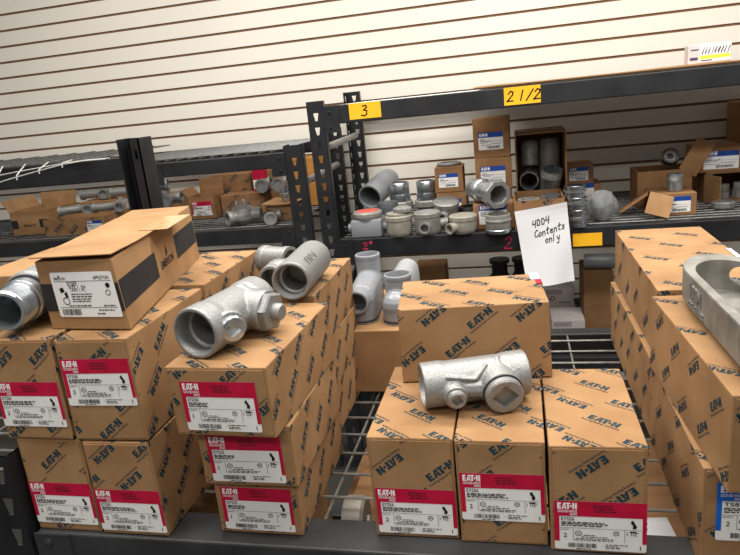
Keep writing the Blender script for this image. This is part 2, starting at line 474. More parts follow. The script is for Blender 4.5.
def add_label(root, dim, warp, kind, face, u0, v0, lw, asp, cat_no, qty, size, rnd, rot=0.0, base_off=.0012):
    ca, sa = math.cos(rot), math.sin(rot)
    tr = lambda ps: [[(u0+(x*ca-y*sa)*lw, v0+(x*sa+y*ca)*lw) for x, y in p] for p in ps]
    mb = MB(); nx, ny = 6, 4
    r = .018
    base = []
    for i in range(nx):
        for j in range(ny):
            c = [(i/nx, asp*j/ny), ((i+1)/nx, asp*j/ny), ((i+1)/nx, asp*(j+1)/ny), (i/nx, asp*(j+1)/ny)]
            if (i, j) == (0, 0): c = [(r, 0), c[1], c[2], c[3], (0, r)]
            elif (i, j) == (nx-1, 0): c = [c[0], (1-r, 0), (1, r), c[2], c[3]]
            elif (i, j) == (0, ny-1): c = [c[0], c[1], c[2], (r, asp), (0, asp-r)]
            elif (i, j) == (nx-1, ny-1): c = [c[0], c[1], (1, asp-r), (1-r, asp), c[3]]
            base.append(c)
    for lev, mi, ps in [(0, 0, base)]+label_layers(kind, cat_no, qty, size, asp, rnd):
        if lev and mi in (1, 6, 7):   # colour bands are cut finely so they follow the surface
            fine = []
            for p in ps:
                xs = [x for x, y in p]; ys = [y for x, y in p]; n = max(1, int((max(xs)-min(xs))/.16))
                for k in range(n):
                    a = min(xs)+(max(xs)-min(xs))*k/n; b = min(xs)+(max(xs)-min(xs))*(k+1)/n
                    fine.append(R4(a, min(ys), b, max(ys)))
            ps = fine
        for P in on_face(dim, face, tr(ps), base_off+.00022*lev):
            mb.add([warp(q) for q in P], [list(range(len(P)))], mi)
    return mb.build('label', LABMATS, root, fix=False)

BOXMATS = [CARD, INK, CARDE, BAND, BLACKINK]
def carton(label, loc, dim, rz=0.0, group=None, seed=1, lab=None, faces=('front', 'top', 'right'), fine=True, size=.040, px=.064, py=.050,
           ang=0.66, cat='cardboard box', mats=None, jit=.0012, flap=True, extra=None, corners=None, rx=0.0, phases=None, step=.02, name='cardboard_box'):
    rnd = random.Random(seed)
    w, d, h = dim
    root = thing(name, label, cat, loc, rz, group, rx)
    warp = make_warp(dim, rnd, jit, corners)
    mb = bevel_box(w, d, h, .0016 if fine else .002, step)
    inset = .0035
    for fc in faces:
        if fc == 'front' and flap: continue
        fw, fh = face_size(dim, fc)
        a = -ang if fc == 'top' else ang
        ps = logos(fw, fh, a, size, px, py, rnd, fine, (phases or {}).get(fc))
        for P in on_face(dim, fc, ps, .00035): mb.add(P, [list(range(len(P)))], 1)
    if extra:
        for fc, mi, ps, off in extra:
            for P in on_face(dim, fc, ps, off): mb.add(P, [list(range(len(P)))], mi)
    mb.v = [warp(p) for p in mb.v]
    mb.build('carton_body', mats or BOXMATS, root)
    if flap:
        fl = bevel_box(w-2*inset, .0011, h-2*inset, .0004, step)
        M = Matrix.Translation((0, -.0009, inset))
        fb = MB(); fb.merge(fl, M)
        if 'front' in faces:
            fw, fh = w-2*inset, h-2*inset
            ps = logos(fw, fh, ang, size, px, py, rnd, fine, (phases or {}).get('front'))
            for P in on_face(dim, 'front', shift(ps, inset, inset), .0012): fb.add(P, [list(range(len(P)))], 1)
        fb.v = [warp(p) for p in fb.v]
        fb.build('end_flap', mats or BOXMATS, root)
    if lab:
        add_label(root, dim, warp, lab.get('kind', 'red'), lab.get('face', 'front'), lab['u'], lab['v'], lab.get('w', .1016), lab.get('asp', .66),
                  lab.get('no', 'EYS56'), lab.get('qty', '2'), lab.get('size', '1 1/2"'), rnd, lab.get('rot', 0.0), .0016 if flap else .0008)
    return root

def open_carton(label, loc, dim, rz=0.0, group=None, t=.004, flaps=(), m=CARD, lab=None, seed=1, stamps=(), cat='open cardboard box', rx=0.0, name='open_cardboard_box', extra=None):
    """tray: floor and four walls, flaps = (side, length, angle from vertical outwards)"""
    rnd = random.Random(seed); w, d, h = dim
    root = thing(name, label, cat, loc, rz, group, rx)
    mb = MB()
    mb.box((-w/2, 0, 0), (w/2, d, t))
    mb.box((-w/2, 0, t), (w/2, t, h)); mb.box((-w/2, d-t, t), (w/2, d, h))
    mb.box((-w/2, t, t), (-w/2+t, d-t, h)); mb.box((w/2-t, t, t), (w/2, d-t, h))
    for fc in stamps:
        fw, fh = face_size(dim, fc)
        for P in on_face(dim, fc, logos(fw, fh, .66, .05, .075, .06, rnd, False), .0005): mb.add(P, [list(range(len(P)))], 1)
    for fc, mi, ps, off in (extra or ()):
        for P in on_face(dim, fc, ps, off): mb.add(P, [list(range(len(P)))], mi)
    mb.build('carton_body', [m, INK, CARDE, BAND, BLACKINK], root)
    for side, ln, an in flaps:
        f = MB(); W = w if side in ('front', 'back') else d
        f.box((-W/2+.003, -t/2, 0), (W/2-.003, t/2, ln))
        R = {'front': Matrix.Translation((0, 0, h)) @ Matrix.Rotation(an, 4, 'X'),
             'back': Matrix.Translation((0, d, h)) @ Matrix.Rotation(PI, 4, 'Z') @ Matrix.Rotation(an, 4, 'X'),
             'right': Matrix.Translation((w/2, d/2, h)) @ Matrix.Rotation(PI/2, 4, 'Z') @ Matrix.Rotation(an, 4, 'X'),
             'left': Matrix.Translation((-w/2, d/2, h)) @ Matrix.Rotation(-PI/2, 4, 'Z') @ Matrix.Rotation(an, 4, 'X')}[side]
        g = MB(); g.merge(f, R); g.build('flap', [m], root)
    if lab:
        add_label(root, dim, lambda p: p, lab.get('kind', 'small'), 'front', lab['u'], lab['v'], lab['w'], lab.get('asp', .7), lab.get('no', 'LB35'), '1', '1"', rnd)
    return root

# ================================================================== SETTING
YW = 3.066
wl = MB()
pitch = .0762; k0 = -20
for k in range(k0, 17):
    zc = .0635+k*pitch
    wl.box((-5.2, YW, zc+.0055), (2.6, YW+.006, zc+pitch-.0055), 0)
wl.box((-5.2, YW+.006, -Z0), (2.6, YW+.02, .0635+17*pitch), 1)
w = wl.build('wall_back', [WALLM, MDF]); w.location.z = Z0; w['kind'] = 'structure'
fl = MB(); fl.box((-5.2, -2.2, -.02), (2.6, YW+.02, 0))
f = fl.build('floor', FLOORM); f['kind'] = 'structure'

# ================================================================== RACKS
def holed_plate(mb, w, h, pitch, M, taper=True, cols=1, m=0, t=.0022, hw=.010):
    """plate in the xz plane (x 0..w, z 0..h) pierced with a column of tapered slots"""
    cw = w/cols
    vs, fs = [], []
    for c in range(cols):
        z = 0.0
        n = int(h/pitch)
        for k in range(n):
            x0, x1 = c*cw, (c+1)*cw; z0, z1 = k*pitch, (k+1)*pitch
            xm = (x0+x1)/2
            o = [(x0, z0), (x1, z0), (x1, z1), (x0, z1)]
            a, b = hw*.45, hw
            i = [(xm-a, z0+pitch*.24), (xm+a, z0+pitch*.24), (xm+b, z0+pitch*.78), (xm-b, z0+pitch*.78)]
            for yy, fl_ in ((0, False), (t, True)):
                s = len(vs); vs += [(x, yy, zz) for x, zz in o+i]
                for e in range(4):
                    q = (s+e, s+(e+1) % 4, s+4+(e+1) % 4, s+4+e)
                    fs.append(q[::-1] if fl_ else q)
            s = len(vs); vs += [(x, 0, zz) for x, zz in i]+[(x, t, zz) for x, zz in i]
            fs += [(s+e, s+(e+1) % 4, s+4+(e+1) % 4, s+4+e) for e in range(4)]
        zt = n*pitch
        if zt < h-1e-4: mb.box((c*cw, 0, zt), ((c+1)*cw, t, h), m, M)
    mb.box((0, 0, h-.0005), (w, t, h), m, M); mb.box((-.0005, 0, 0), (0, t, h), m, M); mb.box((w, 0, 0), (w+.0005, t, h), m, M)
    mb.add(vs, fs, m, M)

def post(parent, x, y, z0, z1, w=.05, d=.07, flip=1, mat_=STEEL, name='post', front=True, cols=1):
    """open channel upright: slotted face, slotted side flange and a return lip; coordinates relative to the eye"""
    mb = MB(); h = z1-z0
    holed_plate(mb, w, h, .0508, Matrix.Translation((x, y if front else y+d, z0)), cols=cols)
    xs = x if flip > 0 else x+w
    holed_plate(mb, d, h, .0508, Matrix.Translation((xs, y, z0)) @ Matrix.Rotation(PI/2, 4, 'Z'))
    xo = x+w if flip > 0 else x
    mb.box((xo-.0011, y, z0), (xo+.0011, y+d*.35, z1)) if front else mb.box((xo-.0011, y+d*.65, z0), (xo+.0011, y+d, z1))
    mb.box((x-.012, y-.012, z0-.003), (x+w+.012, y+d+.012, z0))
    return mb.build(name, mat_, parent)

def beam(parent, x0, x1, y, ztop, h=.06, d=.045, lip=.012, mat_=STEEL, back=False, holes=True):
    """step beam: face, top, rear ledge for the deck, end brackets"""
    mb = MB(); s = 1 if not back else -1
    ya, yb = (y, y+d) if not back else (y-d, y)
    mb.merge(bevel_box(x1-x0, yb-ya, h, .003, 0), Matrix.Translation(((x0+x1)/2, ya, ztop-h-.0006)))
    b = mb.build('back_beam' if back else 'front_beam', mat_, parent)
    for xx in (x0, x1):
        e = MB(); yf = y-.0035*s
        e.box((xx-.002 if xx == x0 else xx-.055, min(yf, y), ztop-h-.03), (xx+.055 if xx == x0 else xx+.002, max(yf, y), ztop-.001))
        for zz in (ztop-h*.35, ztop-h-.01):
            e.lathe([(0, 0), (.006, 0), (.006, .003), (0, .004)], 10, axis((xx+(.02 if xx == x0 else -.02), yf, zz), (xx+(.02 if xx == x0 else -.02), yf-s*.1, zz)))
        e.build('beam_bracket', mat_, b)
    return b

def wire_deck(label, x0, x1, y0, y1, z, dy, dx, r=.0022, mat_=WIRE, sag=None, group=None, cat='wire shelf', y_start=None, front=True):
    z = z-.0005
    mb = MB(); rail = MB() if sag is not None else None
    y = y0+.012 if y_start is None else y_start
    zz = (lambda x, y: z) if sag is None else (lambda x, y: z+sag(x, y))
    n = 1 if sag is None else 14
    ys = []
    while y < y1: ys.append(y); y += dy
    for y in ys:
        pts = [(x0+(x1-x0)*k/n, y, zz(x0+(x1-x0)*k/n, y)-r) for k in range(n+1)]
        if rail is not None and y < y0+.04:
            pts += [(x1+.10, y, zz(x1+.10, y)-r)]
        for a, b in zip(pts[:-1], pts[1:]): (rail if rail is not None and y < y0+.04 else mb).rod(a, b, r, 6)
    x = x0+dx*.3
    while x < x1:
        yk = [y0, y1] if sag is None else [y0, y0+.03, y0+.064, y0+.25, y0+.45, y1]
        pts = [(x, yy, zz(x, yy)-(3*r if sag is None else -.5*r)) for yy in yk]
        if front: pts = [(x, y0-.002, zz(x, y0)-.014)]+pts
        for a, b in zip(pts[:-1], pts[1:]): (rail if rail is not None and a[1] < y0+.06 else mb).rod(a, b, r, 6)
        x += dx
    o = mb.build('wire_shelf', mat_, None, 40)
    o.location = (0, 0, Z0)
    if rail is not None: rail.build('front_rail', WIREB, o, 40)
    return tag(o, label, cat, group)

# the near rack
H = -.549
near = thing('shelving_rack', 'black slotted steel shelving rack in the foreground carrying the large cartons', 'shelving rack', (0, 0, -Z0))
near.location = (0, 0, Z0)
post(near, -.778, .652, -Z0+.004, H+.125, .080, .07, -1, STEEL, cols=2)
q = MB(); x0, x1, ya, yb, zt = -.890, -.834, 1.345, 1.402, -.034
q.box((x0+.004, ya+.030, -Z0+.004), (x1-.026, ya+.033, zt)); q.box((x0, ya, -Z0+.004), (x0+.004, yb, zt))
q.box((x1-.026, ya, -Z0+.004), (x1-.023, ya+.033, zt)); q.box((x1-.003, ya, -Z0+.004), (x1, yb, zt))
for za, zb in ((-Z0+.004, zt-.048), (zt-.022, zt)): q.box((x1-.026, ya, za), (x1, ya+.003, zb))
q.box((x1-.026, ya, zt-.048), (x1-.015, ya+.003, zt-.022)); q.box((x1-.008, ya, zt-.048), (x1, ya+.003, zt-.022))
q.build('post', STEEL, near)
for zz in (-.075, -.165):
    q = MB(); q.box((x0+.030, ya+.018, zz-.012), (x0+.044, ya+.030, zz+.012)); q.build('clip', STEEL2, near)
post(near, .92, .655, -Z0+.004, H+.02, .082, .07, 1, STEEL)
post(near, .92, 1.335, -Z0+.004, H+.02, .082, .07, -1, STEEL, front=False)
beam(near, -.690, .92, .658, H, .042, .062, mat_=STEEL2)
beam(near, -.79, .92, 1.442, H-.004, .05, .04, mat_=STEEL, back=True)
beam(near, -.690, .92, .658, -1.06, .05, .062, mat_=STEEL2)
beam(near, -.80, .92, 1.442, -1.06, .05, .04, mat_=STEEL, back=True)
for zz in (-.69, -.90):
    b_ = MB(); b_.rod((-.745, .735, zz-.1), (-.835, 1.325, zz+.10), .011, 10); b_.build('brace', STEEL2, near, 40)
wire_deck('wire shelf deck under the front row of large cartons', -.688, .91, .7215, 1.398, H, .0588, .125, .0022, WIRE, y_start=.771, front=False)
wire_deck('wire shelf deck beyond the slotted post at the far left edge', -1.30, -.692, .74, 1.325, H, .0588, .125, .0027, WIRE, front=False)
wire_deck('wire shelf deck low down beneath the front cartons', -.688, .91, .7215, 1.398, -1.06, .0588, .125, .0027, WIRE, front=False)

# far rack on the right
FY = 2.30; RZ = -.507
right = thing('shelving_rack', 'black steel rack against the wall with yellow numbered tags', 'shelving rack', (0, 0, 0))
right.location = (0, 0, Z0)
post(right, -.726, FY, -Z0+.004, .008, .060, .07, 1)
post(right, -.745, 2.93, -Z0+.004, .035, .062, .07, 1, front=False)
post(right, 1.30, FY, -Z0+.004, .008, .060, .07, -1)
post(right, 1.30, 2.93, -Z0+.004, .035, .062, .07, -1, front=False)
for zt, hh in ((-.012, .066), (RZ, .07), (-1.0, .06)):
    beam(right, -.664, 1.298, FY, zt, hh, .045)
    beam(right, -.678, 1.295, 3.0, zt, hh*.6, .032, back=True)
for za, zb in ((-.163, -.159), (-.72, -.62)):
    b_ = MB(); b_.rod((-.690, 2.372, za), (-.708, 2.93, zb), .014, 12); b_.build('brace', GREYCAST, right, 40)
wire_deck('pale wire deck on top of the right far rack', -.655, 1.29, 2.3475, 2.965, -.0125, .075, .15, .0022, WIREB, front=False)
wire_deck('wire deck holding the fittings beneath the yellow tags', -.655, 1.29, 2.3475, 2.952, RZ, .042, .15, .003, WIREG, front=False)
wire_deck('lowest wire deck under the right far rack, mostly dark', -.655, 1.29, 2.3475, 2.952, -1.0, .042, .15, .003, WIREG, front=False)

# far rack on the left
LZ = -.443
left = thing('shelving_rack', 'low black steel rack against the wall at left with mesh top', 'shelving rack', (0, 0, 0))
left.location = (0, 0, Z0)
post(left, -.836, FY, -Z0+.004, -.139, .072, .07, 1)
post(left, -.856, 2.93, -Z0+.004, -.118, .064, .07, 1, front=False)
post(left, -2.95, FY, -Z0+.004, -.139, .072, .07, -1)
post(left, -2.95, 2.93, -Z0+.004, -.118, .064, .07, -1, front=False)
for zt, hh in ((-.163, .056), (LZ, .062), (-.95, .06)):
    beam(left, -2.876 if zt != -.163 else -1.40, -.838, FY, zt, hh, .045)
    beam(left, -2.876, -.860, 3.0, zt, hh, .045, back=True)
beam(left, -2.876, -1.4005, FY, -.128, .088, .045)
for za, zb in ((-.282, -.284), (-.75, -.65)):
    b_ = MB(); b_.rod((-.782, 2.372, za), (-.812, 2.93, zb), .014, 12); b_.build('brace', GREYCAST, left, 40)
def sagf(x, y):
    kx = [(-2.9, -.16), (-2.3, -.085), (-2.054, -.026), (-1.853, .006), (-1.686, .030), (-1.55, .030), (-1.40, .030)]
    f = kx[0][1]
    for (a, fa), (b, fb) in zip(kx[:-1], kx[1:]):
        if a <= x <= b: f = fa+(fb-fa)*(x-a)/(b-a)
    top = max(.030, f)
    u = max(0, min(1, (2.292-y)/.062))
    return f*u+top*(1-u)
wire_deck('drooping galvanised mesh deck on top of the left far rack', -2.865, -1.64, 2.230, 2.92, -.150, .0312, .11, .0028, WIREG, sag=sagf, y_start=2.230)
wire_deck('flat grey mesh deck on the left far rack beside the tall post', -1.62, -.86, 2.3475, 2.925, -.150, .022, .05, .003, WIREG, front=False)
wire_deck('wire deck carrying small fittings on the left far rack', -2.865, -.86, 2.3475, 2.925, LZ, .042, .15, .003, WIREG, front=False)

# ================================================================== FRONT CARTONS
BX = (.1035, .212, .1455)
red = lambda u, v, no='EYS56', q='2', rot=0.0, w=.1005, asp=.66: dict(kind='red', u=u, v=v, no=no, qty=q, rot=rot, w=w, asp=asp)
GL = 'cartons stacked at the left of the front shelf'
carton('red-labelled carton at the lower left corner of the left stack', (-.6375, .666, H), BX, .0, GL, 11, red(.0015, .012), ('front', 'right', 'top'))
carton('red-labelled carton second from left in the bottom row, ragged right edge', (-.532, .664, H), (.1015, .212, .1455), .0, GL, 12, red(.0008, .0065), ('front', 'right', 'top'))
carton('leftmost upper carton with scuffed red label, under the galvanised nipple fitting', (-.6455, .664, -.402), BX, .0, GL, 13, red(.0010, .020, w=.1000), ('front', 'right', 'top'))
carton('upper left carton directly under the black-banded box, red label mid-face', (-.5345, .664, -.402), (.107, .212, .1445), .02, GL, 14, red(.0035, .052), ('front', 'right', 'top'))
carton('plain-topped carton behind the black-banded box on the left stack', (-.540, .890, -.402), (.109, .222, .1465), .0, GL, 15, None, ('right', 'top', 'left'))
carton('lower rear carton of the left stack, only its patterned right side showing', (-.536, .890, H), (.104, .222, .146), .0, GL, 16, None, ('right', 'top'))
carton('plain tan carton behind the galvanised nipple at the far left edge', (-.870, .95, H), (.240, .235, .306), .0, None, 17, None, (), flap=False, cat='cardboard box')

GM = 'cartons stacked in the middle of the front shelf'
mid = dict(size=.037, px=.064, py=.046)
carton('bottom carton of the middle stack, its red label covering the whole front', (-.350, .681, H), (.119, .212, .084), .0, GM, 21, red(.0085, .006, 'EYD5', '1'), ('front', 'right', 'top'), **mid)
carton('second carton up in the middle stack, red label half shaded by the one above', (-.3475, .667, H+.0845), (.128, .212, .0855), .0, GM, 22, red(.0125, .006, 'EYD5', '1'), ('front', 'right', 'top'), **mid)
carton('top carton of the middle stack beneath the grey fitting with two plugs', (-.3555, .640, H+.1705), (.1345, .236, .0925), -.03, GM, 23, red(.0175, .008, 'EYD56', '1'), ('front', 'right', 'top'), **mid)
carton('rear top carton of the middle stack under the open tee fitting', (-.372, .902, H+.1705), (.122, .236, .0930), .0, GM, 24, None, ('right', 'top', 'left'), **mid)
carton('rear middle-height carton of the middle stack, side pattern only visible', (-.372, .902, H+.0845), (.122, .236, .0855), .0, GM, 25, None, ('right', 'top'), **mid)
carton('rear bottom carton of the middle stack beside the bare wire deck', (-.372, .902, H), (.120, .236, .084), .0, GM, 26, None, ('right', 'top'), **mid)

carton('plain brown carton behind the wire gap, under the grey conduit bodies', (-.252, 1.105, H), (.170, .262, .127), .0, None, 31, None, (), flap=False)

GR = 'tall cartons in a row at the centre right of the front shelf'
tall = (.1065, .213, .1435)
carton('left carton of the three in a row, red label near its bottom edge', (-.1405, .691, H), tall, .0, GR, 41, red(.0045, .006), phases={'front': (.022, .045), 'top': (.03, .05)})
carton('middle carton of the three in a row, red label at mid-height', (-.0305, .688, H), tall, -.004, GR, 42, red(.0035, .034), phases={'front': (.025, .028), 'top': (.01, .04)})
carton('right carton of the three in a row, peeling red label at its foot', (.0800, .680, H), (.1075, .214, .1435), .0, GR, 43, red(.0045, .004, w=.1025), phases={'front': (.075, .115), 'top': (.035, .05)})
sk = carton('patterned carton laid across the rear of the row of three', (-.066, .853, -.4045), (.211, .142, .113), .085, GR, 44, None, ('front', 'right', 'top'), px=.066, py=.052, flap=False, phases={'front': (.05, .042), 'top': (.05, .06)})
# red and white label corner wrapping its top right rear edge
lb = MB(); lb.box((.0925, .108, .1131), (.1067, .142, .1136), 0); lb.box((.0985, .085, .1131), (.1067, .108, .1136), 1); lb.box((.1067, .085, .098), (.1072, .142, .1136), 1)
lb.build('label', [PAPER, RED], sk)['label'] = 'red and white label corner'

GS = 'cartons stacked at the right end of the front shelf'
ss = dict(size=.036, px=.074, py=.058)
carton('lower front carton at the right end with the blue label', (.273, .664, H), (.172, .280, .1295), .0, GS, 51,
       dict(kind='blue', u=.014, v=.040, no='T58', qty='2', size='1 1/2"', w=.1016, asp=.72), ('front', 'left', 'top'), **ss)
carton('lower rear carton of the right stack, top edge jutting out as a ledge', (.275, .948, H), (.176, .41, .1295), .0, GS, 52, None, ('left', 'top'), flap=False, **ss)
carton('upper near carton of the right stack, under the large conduit body', (.2810, .621, -.419), (.170, .312, .1090), .046, GS, 53, None, ('front', 'left', 'top'), **ss)
s2 = carton('upper rear carton of the right stack with a clean logo-printed top', (.2745, .952, -.419), (.160, .405, .1090), .0, GS, 54, None, ('front', 'left', 'top'), flap=False, size=.040, px=.085, py=.075)
lb = MB(); lb.box((.0800, .08, .070), (.0806, .22, .1083), 0); lb.box((.0735, .08, .1092), (.0806, .22, .1097), 0); lb.build('label', [PAPER], s2)['label'] = 'white label folded over the edge'

# black-banded box, slightly racked out of square, on the left stack
ED = (.125, .39, .0945)
b0 = Vector((-.5535, .695, -.2565))
cor = {}
for (i, j, k), p in {(0,0,0): (-.6165,.701,0), (1,0,0): (-.4915,.692,0), (1,1,0): (-.585,1.075,0), (0,1,0): (-.712,1.085,0),
                     (0,0,1): (-.6185,.700,.0945), (1,0,1): (-.4995,.694,.0945), (1,1,1): (-.6085,1.112,.094), (0,1,1): (-.728,1.105,.094)}.items():
    cor[i, j, k] = (p[0]-b0.x, p[1]-b0.y, p[2])
emx = [('right', 3, [R4(0.002, .028+.0*0, .150, .066), R4(.255, .030, .385, .068)], .0005),
       ('front', 3, [R4(0, .026, .125, .064)], .0005),
       ('right', 4, shift(text_polys('EMERSON', .066, .012), .168, .034)+[[(.205, .048), (.2085, .055), (.205, .064), (.2015, .055)], [(.199, .047), (.2035, .051), (.204, .06), (.200, .054)]], .0006)]
em = carton('large tan box with black bands and a white label, lying on the left stack', tuple(b0), ED, .0, None, 61,
            dict(kind='appleton', u=.020, v=.018, w=.099, asp=.62, rot=0.0), (), flap=False, extra=emx, corners=cor, jit=.0015, cat='cardboard box')
fpl = MB(); fpl.merge(bevel_box(.1215, .30, .0018, .0006, .03))
for p in fpl.v:
    t = p.y/.30
    p.x = p.x - .068*t - .005; p.z += .0965+.004*max(0, 1-t*3); p.y = p.y*1.0-.003
fpl.build('top_flap', [CARD], em)
tp = MB(); tp.merge(bevel_box(.05, .12, .0006, .0002, .03))
for p in tp.v:
    p.x = p.x+.018-.2*p.y; p.y += .16; p.z += .0988
tp.build('packing_tape', [TAPE], em)

# ================================================================== FRONT FITTINGS
def square_plug(r, h, sq, depth, seg=32, knurl=False):
    mb = MB()
    mb.lathe([(r, 0), (r, h-.002), (r-.002, h)], seg, None)
    n = seg; vs = []; fs = []
    ro = r-.002
    for i in range(n):
        a = 2*PI*i/n; vs.append((ro*math.cos(a), ro*math.sin(a), h))
    for i in range(n):
        a = 2*PI*i/n; c, s_ = math.cos(a), math.sin(a); k = sq/max(abs(c), abs(s_)); vs.append((k*c, k*s_, h))
    for i in range(n):
        x, y, z = vs[n+i]; vs.append((x*.94, y*.94, h-depth))
    for i in range(n):
        j = (i+1) % n
        fs += [(i, j, n+j, n+i), (n+i, n+j, 2*n+j, 2*n+i)]
    mb.add(vs, fs[:])
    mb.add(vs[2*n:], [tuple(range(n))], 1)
    return mb

def bores(L, ro, ri, both=True):  # closed halfway by an added septum that keeps the inside dark
    c = MB()
    c.lathe([(0, -.01), (ro+.0025, -.01), (ro+.0025, .0005), (ro, .004), (ro, .022), (ri, .024), (ri, L*.44), (0, L*.44)], 40)
    c.lathe([(0, L*.56), (ri, L*.56), (ri, L-.024), (ro, L-.022), (ro, L-.004), (ro+.0025, L-.0005), (ro+.0025, L+.01), (0, L+.01)], 40)
    return c

def xz(M):  # lathe z axis -> local x axis
    return M @ Matrix.Rotation(PI/2, 4, 'Y')

# fitting lying across the row of three: axis along local x, plugs towards -y
def seal_fitting(label, loc, rz, L=.141, R=.0305, phi=-.14, big=.70, small=.27, hexbig=False, smalldir=0.0, group=None, mats=(CAST, BORE)):
    root = thing('sealing_fitting', label, 'pipe fitting', loc, rz, group)
    X = Matrix.Translation((-L/2, 0, R)) @ Matrix.Rotation(PI/2, 4, 'Y')
    s = MB()
    s.lathe([(0, 0), (R-.001, 0), (R, .002), (R, .026), (R-.0015, .034), (R-.0015, L-.034), (R, L-.026), (R, L-.002), (R-.001, L), (0, L)], 48, X)
    dr = Vector((0, -math.cos(phi), math.sin(phi)))
    def pt(f, k): return Vector((-L/2+f*L, 0, R))+dr*k
    bl = .036 if hexbig else .040
    s.rod(pt(big, 0), pt(big, bl), .0285, 32, r1=.0262)
    dsm = Vector((-math.sin(smalldir), dr.y*math.cos(smalldir), dr.z*math.cos(smalldir)))
    ps = Vector((-L/2+small*L, 0, R))
    sr = 1.35 if hexbig else 1.0
    s.rod(ps, ps+dsm*.0385, .0175*sr, 24, r1=.0155*sr)
    # swelling that carries both bosses and its ridge
    for f in range(9):
        t = f/8; fr = small+(big-small)*t
        c = pt(fr, .015+.006*t)
        s.lathe([(0, -.014-.006*t), (.012+.005*t, -.008), (.014+.006*t, 0), (.012+.005*t, .008), (0, .014+.006*t)], 16, Matrix.Translation(c))
    up = Vector((0, dr.z, -dr.y)).normalized()
    a = pt(big+.02, .0)+up*R*.97; b = pt(big+.0, .033)+up*.018
    s.rod(a, b, .0035, 8)
    if not hexbig:
        a = pt(small-.06, .021)+up*R*.70; b = pt(small+.20, .026)+up*R*.52
        s.rod(a, b, .0028, 8); s.rod(b, pt(big-.10, .012)+up*R*.90, .0028, 8)
    cut = MB(); cut.merge(bores(L, R-.0065, R-.010), X)
    me = fuse(s, cut, .0013, 5, mats, 'fitting_body')
    link('fitting_body', me, root)
    Mb = axis(pt(big, bl-.001), pt(big, .1), PI/4)
    if hexbig:
        p = MB(); p.lathe([(0, 0), (.0275, 0), (.0275, .007), (.0265, .009), (0, .009)], 36)
        p.lathe([(.0265, .009), (.0265, .017), (.024, .019), (0, .019)], 6)
        p.lathe([(.0115, .018), (.0115, .028), (.0095, .031), (0, .031)], 24)
        q = MB(); q.merge(p, Mb); q.build('hex_plug', CAST, root, 35)
    else:
        q = MB(); q.merge(square_plug(.0245, .012, .0125, .010, 48), Mb)
        q.build('fill_plug', [CAST, CASTD], root, 35)  # darker socket floor paints in the shade of the recess
        q = MB(); q.lathe([(.0246, -.001), (.0264, -.001), (.0264, .0016), (.0246, .0016)], 48, Mb); q.build('plug_shadow_ring', RUBBER_AND_SHADOW, root, 35)  # dark ring modelled in place of the shadow gap around the plug
    Ms = axis(ps+dsm*.038, ps+dsm*.1, .5)
    q = MB(); q.merge(square_plug(.0125*sr, .008, .0058*sr, .006, 32), Ms); q.build('drain_plug', [GALV, GALV] if hexbig else [CAST, CASTD], root, 35)  # cast version: socket floor darkened for its shade as well
    return root

seal_fitting('pale cast fitting with a square-socket plug, lying across two cartons of the row of three', (-.0645, .790, -.4035), math.radians(17.5))

# fitting with hex plug on the middle stack: axis runs away from the viewer, bosses towards +x
seal_fitting('grey cast fitting with a hex plug and a small bright plug, open bore facing front', (-.372, .730, H+.1705+.0925+.0003), math.radians(79), R=.0330, L=.138,
             phi=-.05, big=.70, small=.36, hexbig=True, smalldir=.55)

# tee fitting with open branch, behind
def tee_fitting(label, loc, rz, L=.15, R=.0305):
    root = thing('tee_fitting', label, 'pipe fitting', loc, rz)
    X = Matrix.Translation((-L/2, 0, R)) @ Matrix.Rotation(PI/2, 4, 'Y')
    s = MB()
    s.lathe([(0, 0), (R-.001, 0), (R, .002), (R, L-.003), (R-.003, L), (0, L)], 48, X)
    c = Vector((-L/2+.028, .040, R-.002))
    s.rod(c, c+Vector((.045, 0, 0)), .0215, 28)
    s.rod(Vector((-L/2+.055, 0, R+.002)), Vector((-L/2+.055, .040, R)), .0235, 28, r1=.021)
    s.lathe([(0, -.022), (.015, -.017), (.0215, 0), (.015, .017), (0, .022)], 20, Matrix.Translation(c+Vector((.045, 0, 0))))
    cut = MB(); cut.merge(bores(L, R-.0065, R-.010), X)
    cut.rod(c-Vector((.02, 0, 0)), c+Vector((.035, 0, 0)), .0165, 24)
    link('fitting_body', fuse(s, cut, .0013, 5, (CAST, BORE), 'fitting_body'), root)
    t = MB()
    for k in range(3):   # raised casting marks along the side
        t.merge(MB().add([(x, y, 0) for p in text_polys('EYD5'[k:k+2], .02, .012) for x, y in p], []))
    tx = MB()
    Mt = Matrix.Translation((-L/2+.03, -R*.80, R+R*.62)) @ Matrix.Rotation(math.radians(52), 4, 'X')
    for p in text_polys('EYD 6', .05, .013):
        n = len(p); tx.add([(x, y, 0) for x, y in p]+[(x, y, .0008) for x, y in p], [list(range(n)), [n+i for i in range(n)]]+[[i, (i+1) % n, n+(i+1) % n, n+i] for i in range(n)], 0, Mt)
    tx.build('raised_lettering', CAST, root)
    return root
tee_fitting('cast tee fitting with an open side branch, on the rear middle carton', (-.341, .955, H+.1705+.093+.0003), math.radians(93))

# short pipe coupling further back on the same carton
r_ = thing('pipe_coupling', 'pale coupling half hidden behind the tee fitting on the rear middle carton', 'pipe fitting', (-.420, 1.045, H+.1705+.093+.0003), math.radians(-20))
q = MB(); q.lathe([(.019, 0), (.024, 0), (.025, .002), (.025, .012), (.0235, .014), (.0235, .05), (.025, .052), (.025, .064), (.019, .064), (.0185, .002), (.019, 0)], 32, Matrix.Translation((-.032, 0, .025)) @ Matrix.Rotation(PI/2, 4, 'Y'))
q.build('coupling_body', CAST, r_, 35)

